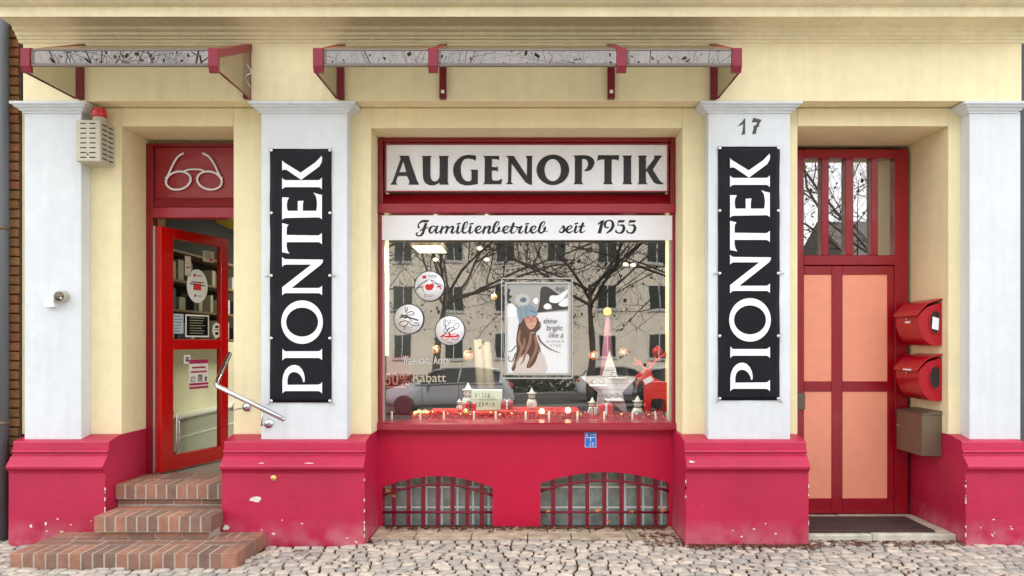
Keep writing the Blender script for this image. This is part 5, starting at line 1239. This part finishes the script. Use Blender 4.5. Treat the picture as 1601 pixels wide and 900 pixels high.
# ------------------------------------------------------------------ across the street (seen in the panes)
def house(name, x0, x1, y, h, m, label, nst, pitch, z0, wx=1.15, wh=1.5, roofh=3, hip=True):
    t = thing(name, ((x0+x1)/2, y, 0), label, 'building')
    obj('wall', MB().box(x0, x1, y-11, y, -.3, h), m, t)
    obj('roof', MB().prism([(y+.5, h), (y-5.5, h+roofh), (y-11.5, h)], 'x', x0-.3, x1+.3), M['roof'], t)
    if x1-x0 > 20: obj('string_course', MB().box(x0, x1, y, y+.15, -.1, .9), M['house2'], t)
    n = int((x1-x0-1)/pitch); src = None
    for s in range(nst):
        for k in range(n):
            x = x0+(x1-x0)/2-(n-1)*pitch/2+k*pitch; z = z0+s*3.05
            if src is None:
                mb = MB().box(-wx/2-.08, wx/2+.08, .002, .07, -.10, -.02).box(-wx/2, wx/2, .002, .03, 0, wh)
                f_ = obj('window', mb, M['winframe']); f_.parent = t
                mb = MB()
                for sgn in (-1, 1): mb.box(sgn*.03, sgn*(wx/2-.06), .031, .036, .07, wh-.07)
                p = obj('window_pane', mb, M['winglass']); p.parent = f_; src = (f_, p)
                f_.location = (x-t.location.x, 0, z)
            else:
                c = src[0].copy(); COL.objects.link(c); c.parent = t; c.location = (x-t.location.x, 0, z)
                c2 = src[1].copy(); COL.objects.link(c2); c2.parent = c
    return t
house('apartment_house', -34, 15.2, -45.5, 14.5, M['house'], 'long beige apartment house across the street, mirrored in the shop window', 4, 3.25, 1.9, 1.2, 1.6)
house('grey_house', 19.0, 27, -40, 6.0, M['house2'], 'small grey house across the street, mirrored low in the panes over the red house door', 2, 2.6, 1.2, 1.0, 1.3, 3.2)
struct('street_verge', MB().cham(-60, 60, -45, -38, -.29, -.06, .03), M['gravel'])
struct('median_strip', MB().cham(-60, 60, -24.9, -22.9, -.29, -.05, .03), M['gravel'])
# hedge band
r = random.Random(5)
def hedge():
    mb = MB()
    for k in range(5200):
        x = r.uniform(-22, 24); y = -40+r.uniform(-.6, .6); z = r.uniform(-.1, .8); s = r.uniform(.06, .16); a = r.uniform(0, 6.28)
        u = Vector((math.cos(a), math.sin(a), r.uniform(-.5, .5)))*s; v = Vector((r.uniform(-.5, .5), r.uniform(-.5, .5), 1))*s; p = Vector((x, y, z))
        mb.add([tuple(p-u), tuple(p+v), tuple(p+u), tuple(p-v)], [(0,1,2,3)])
    return mb
tag(obj('hedge', hedge(), mat('hedge_leaves', (.035,.05,.02), .8, var=.4, vscale=3), at=(0, -40, 0)), 'low dark hedge across the street in front of the beige house', 'hedge', kind='stuff')
# trees
def grow(seed, H=13.0):
    r = random.Random(seed); wood = MB(); lv = MB()
    def branch(p, d, L, rad, depth):
        pts = [p]; rs = [rad]; n = 5 if depth < 2 else 4 if depth < 4 else 3
        for i in range(n):
            d = (d+Vector((r.gauss(0, .16), r.gauss(0, .16), r.gauss(.04 if depth else 0, .12)))*(1 if depth else .25)).normalized()
            p = p+d*L/n; pts.append(p); rs.append(rad*(1-.5*(i+1)/n))
        wood.tube([tuple(q) for q in pts], rs, [9, 7, 5, 4, 3, 3][depth])
        if depth >= 4 or rad < .006:
            for _ in range(r.choice([0, 0, 0, 0, 1])):
                q = pts[-1]+Vector((r.gauss(0, .12),)*1+(r.gauss(0, .12), r.gauss(0, .12))); s = r.uniform(.035, .07); a = r.uniform(0, 6.28)
                u = Vector((math.cos(a), math.sin(a), r.uniform(-.6, .6)))*s; v = Vector((r.gauss(0, .5), r.gauss(0, .5), 1))*s
                lv.add([tuple(q-u), tuple(q+v), tuple(q+u), tuple(q-v)], [(0,1,2,3)])
            if depth >= 5: return
        if depth >= 5: return
        k = {0: 8, 1: 6, 2: 5, 3: 4, 4: 3}[depth]
        for i in range(k):
            t0 = .80 if depth == 0 else .22; t = t0+(1-t0)*(i+r.random()*.6)/k; t = min(t, .98); j = int(t*n); f = t*n-j
            q = pts[j].lerp(pts[min(j+1, n)], f)
            a = r.uniform(0, 6.28) if depth else i*2.4+r.uniform(-.3, .3); perp = d.cross(Vector((math.cos(a), math.sin(a), .3))).normalized()
            nd = (d*r.uniform(.35, .75)+perp*r.uniform(.6, 1.0)+Vector((0, 0, .12))).normalized()
            branch(q, nd, L*r.uniform(.50, .70)*(1 if depth else 2.35), rs[j]*r.uniform(.45, .62)*(1.1 if depth == 0 else 1), depth+1)
    branch(Vector((0, 0, -.2)), Vector((0, 0, 1)), H*.31, .14, 0)
    return wood, lv
protos = []
tl = {(-15.6): 'leftmost bare street tree across the road', (-9.4): 'second bare street tree from the left across the road', (-3.45): 'bare street tree mirrored left of the framed poster', (2.5): 'bare street tree mirrored right of the framed poster', (8.6): 'bare street tree mirrored beyond the right edge of the shop window', (14.2): 'bare street tree mirrored in the panes over the house door'}
for i, (x, lb) in enumerate(tl.items()):
    if i < 2:
        wd_, lv = grow(40+i); t = thing('street_tree', (0, 0, 0), 'x', 'tree', 'bare street trees across the road')
        obj('trunk', wd_, M['bark'], t); obj('crown', lv, M['foliage'], t); protos.append(t); o = t
    else: o = copy_tree(protos[i % 2])
    o.location = (x, -23.6-(i % 2)*.8, -.1); o.rotation_euler = (0, 0, i*1.9+.4); s = [1.25, 1.2, 1.15, 1.2, 1.18, 1.2][i]; o.scale = (s, s, s); o['label'] = lb
# cars
def car(name, x, y, heading, paint, label):
    """hatchback, 4.2 m, nose towards +x of its own frame"""
    t = thing(name, (0, 0, 0), label, 'car', 'cars parked across the street')
    st = [ # x, floor, beltline z, roof z, half width belt, half width roof
        (-2.08,.42,.62,.64,.70,.60),(-2.0,.30,.86,.90,.80,.66),(-1.88,.26,.94,1.02,.84,.66),(-1.62,.24,.95,1.34,.86,.60),(-1.2,.22,.95,1.44,.87,.61),(-.6,.22,.94,1.47,.88,.63),(0,.22,.93,1.46,.88,.63),(.4,.22,.92,1.38,.88,.62),(.85,.22,.91,1.14,.87,.64),(1.15,.22,.90,.97,.86,.68),(1.55,.24,.82,.88,.84,.66),(1.9,.28,.70,.76,.78,.60),(2.06,.34,.58,.62,.68,.52),(2.12,.42,.50,.52,.60,.48)]
    vs = []; K = 9
    for (xx, zf, zb_, zr, wb, wr) in st:
        half = [(0, zf), (wb*.9, zf), (wb, zf+.12), (wb*1.0, (zf+zb_)/2), (wb*.985, zb_)]
        roof = [(wr, zr-.03), (wr*.8, zr), (0, zr+.015)]
        ring = half+roof; vs.append(ring)
    allv = []; 
    for (s, ring) in zip(st, vs):
        R_side = [(s[0], -a, b) for a, b in ring]; L_side = [(s[0], a, b) for a, b in ring[-2:0:-1]]
        allv += R_side+L_side
    n = len(allv)//len(st); body = MB(); gl = MB()
    fsb, fsg = [], []
    for i in range(len(st)-1):
        for k in range(n):
            f = (i*n+k, i*n+(k+1) % n, (i+1)*n+(k+1) % n, (i+1)*n+k)
            side = k in (4, n-5); top = k in (5, 6, n-6, n-7)
            cab = 3 <= i <= 7
            g = (side and cab) or (top and i in (7, 8)) or (top and i in (2,))
            (fsg if g else fsb).append(f)
    fsb += [tuple(range(n)), tuple(range((len(st)-1)*n, len(st)*n))]
    body.add(allv, fsb, 0, None, True); gl.add(allv, fsg, 0, None, True)
    b_ = obj('body', body, paint, t); g_ = obj('windows', gl, M['car_glass'], t)
    for s in (-1, 1):
        obj('highlight_strip', MB().tube(crom([(-1.75, s*.872, .955), (-1.0, s*.885, .965), (0, s*.892, .955), (1.0, s*.882, .925)]), .014, 6).tube(crom([(-1.6, s*.625, 1.36), (-1.2, s*.635, 1.445), (-.3, s*.65, 1.47), (.4, s*.64, 1.38), (1.15, s*.70, .985)]), .022, 6), M['alu'], t)  # bright lines added as highlights along belt and roof edge
        obj('door_seam', MB().tube([(.78, s*.884, .35), (.82, s*.888, .90)], .006, 4).tube([(-.38, s*.886, .35), (-.38, s*.892, .92)], .006, 4), M['ink'], t)
        obj('pillar', MB().tube([(-.35, s*.875, .94), (-.42, s*.64, 1.45)], .03, 6), paint, t)
        obj('mirror', MB().ball((.55, s*.98, .98), .09, 8, 0, (.6, 1, .7)), paint, t)
        obj('headlight', MB().ball((1.90, s*.62, .66), .16, 10, 0, (.9, .8, .45)), M['headl'], t)
        obj('tail_light', MB().ball((-1.98, s*.68, .86), .14, 10, 0, (.5, .9, .8)), M['tail'], t)
        for xw in (-1.28, 1.32):
            w_ = obj('wheel', MB().lathe([(.20, -.1), (.29, -.1), (.315, -.07), (.315, .07), (.29, .1), (.20, .1)], (xw, 0, 0), 24, 0, 'y'), M['tyre'], t); w_.location = (0, s*.80, .315)
            r_ = obj('rim', MB().lathe([(.20, -.02), (.19, .02), (.05, .03), (.03, .03)], (xw, 0, 0), 12, 0, 'y'), M['alu'], w_); r_.scale = (1, 1, 1); r_.location = (0, s*.08, 0)
    t.location = (x, y, -.145); t.rotation_euler = (0, 0, heading); return t
car('parked_car', -2.4, -19.2, math.pi, M['car_grey'], 'dark grey hatchback mirrored left of the framed poster in the shop window')
car('parked_car', 4.3, -29.3, 0.0, M['car_silver'], 'silver hatchback mirrored behind the white star in the shop window')
car('parked_car', -8.0, -20.4, math.pi*0, M['car_silver'], 'silver car nose mirrored at the lower left corner of the shop window')
car('parked_car', 5.9, -23.0+1.2, 0.0, M['car_dark'], 'black car mirrored behind the red reindeer at the right of the shop window')
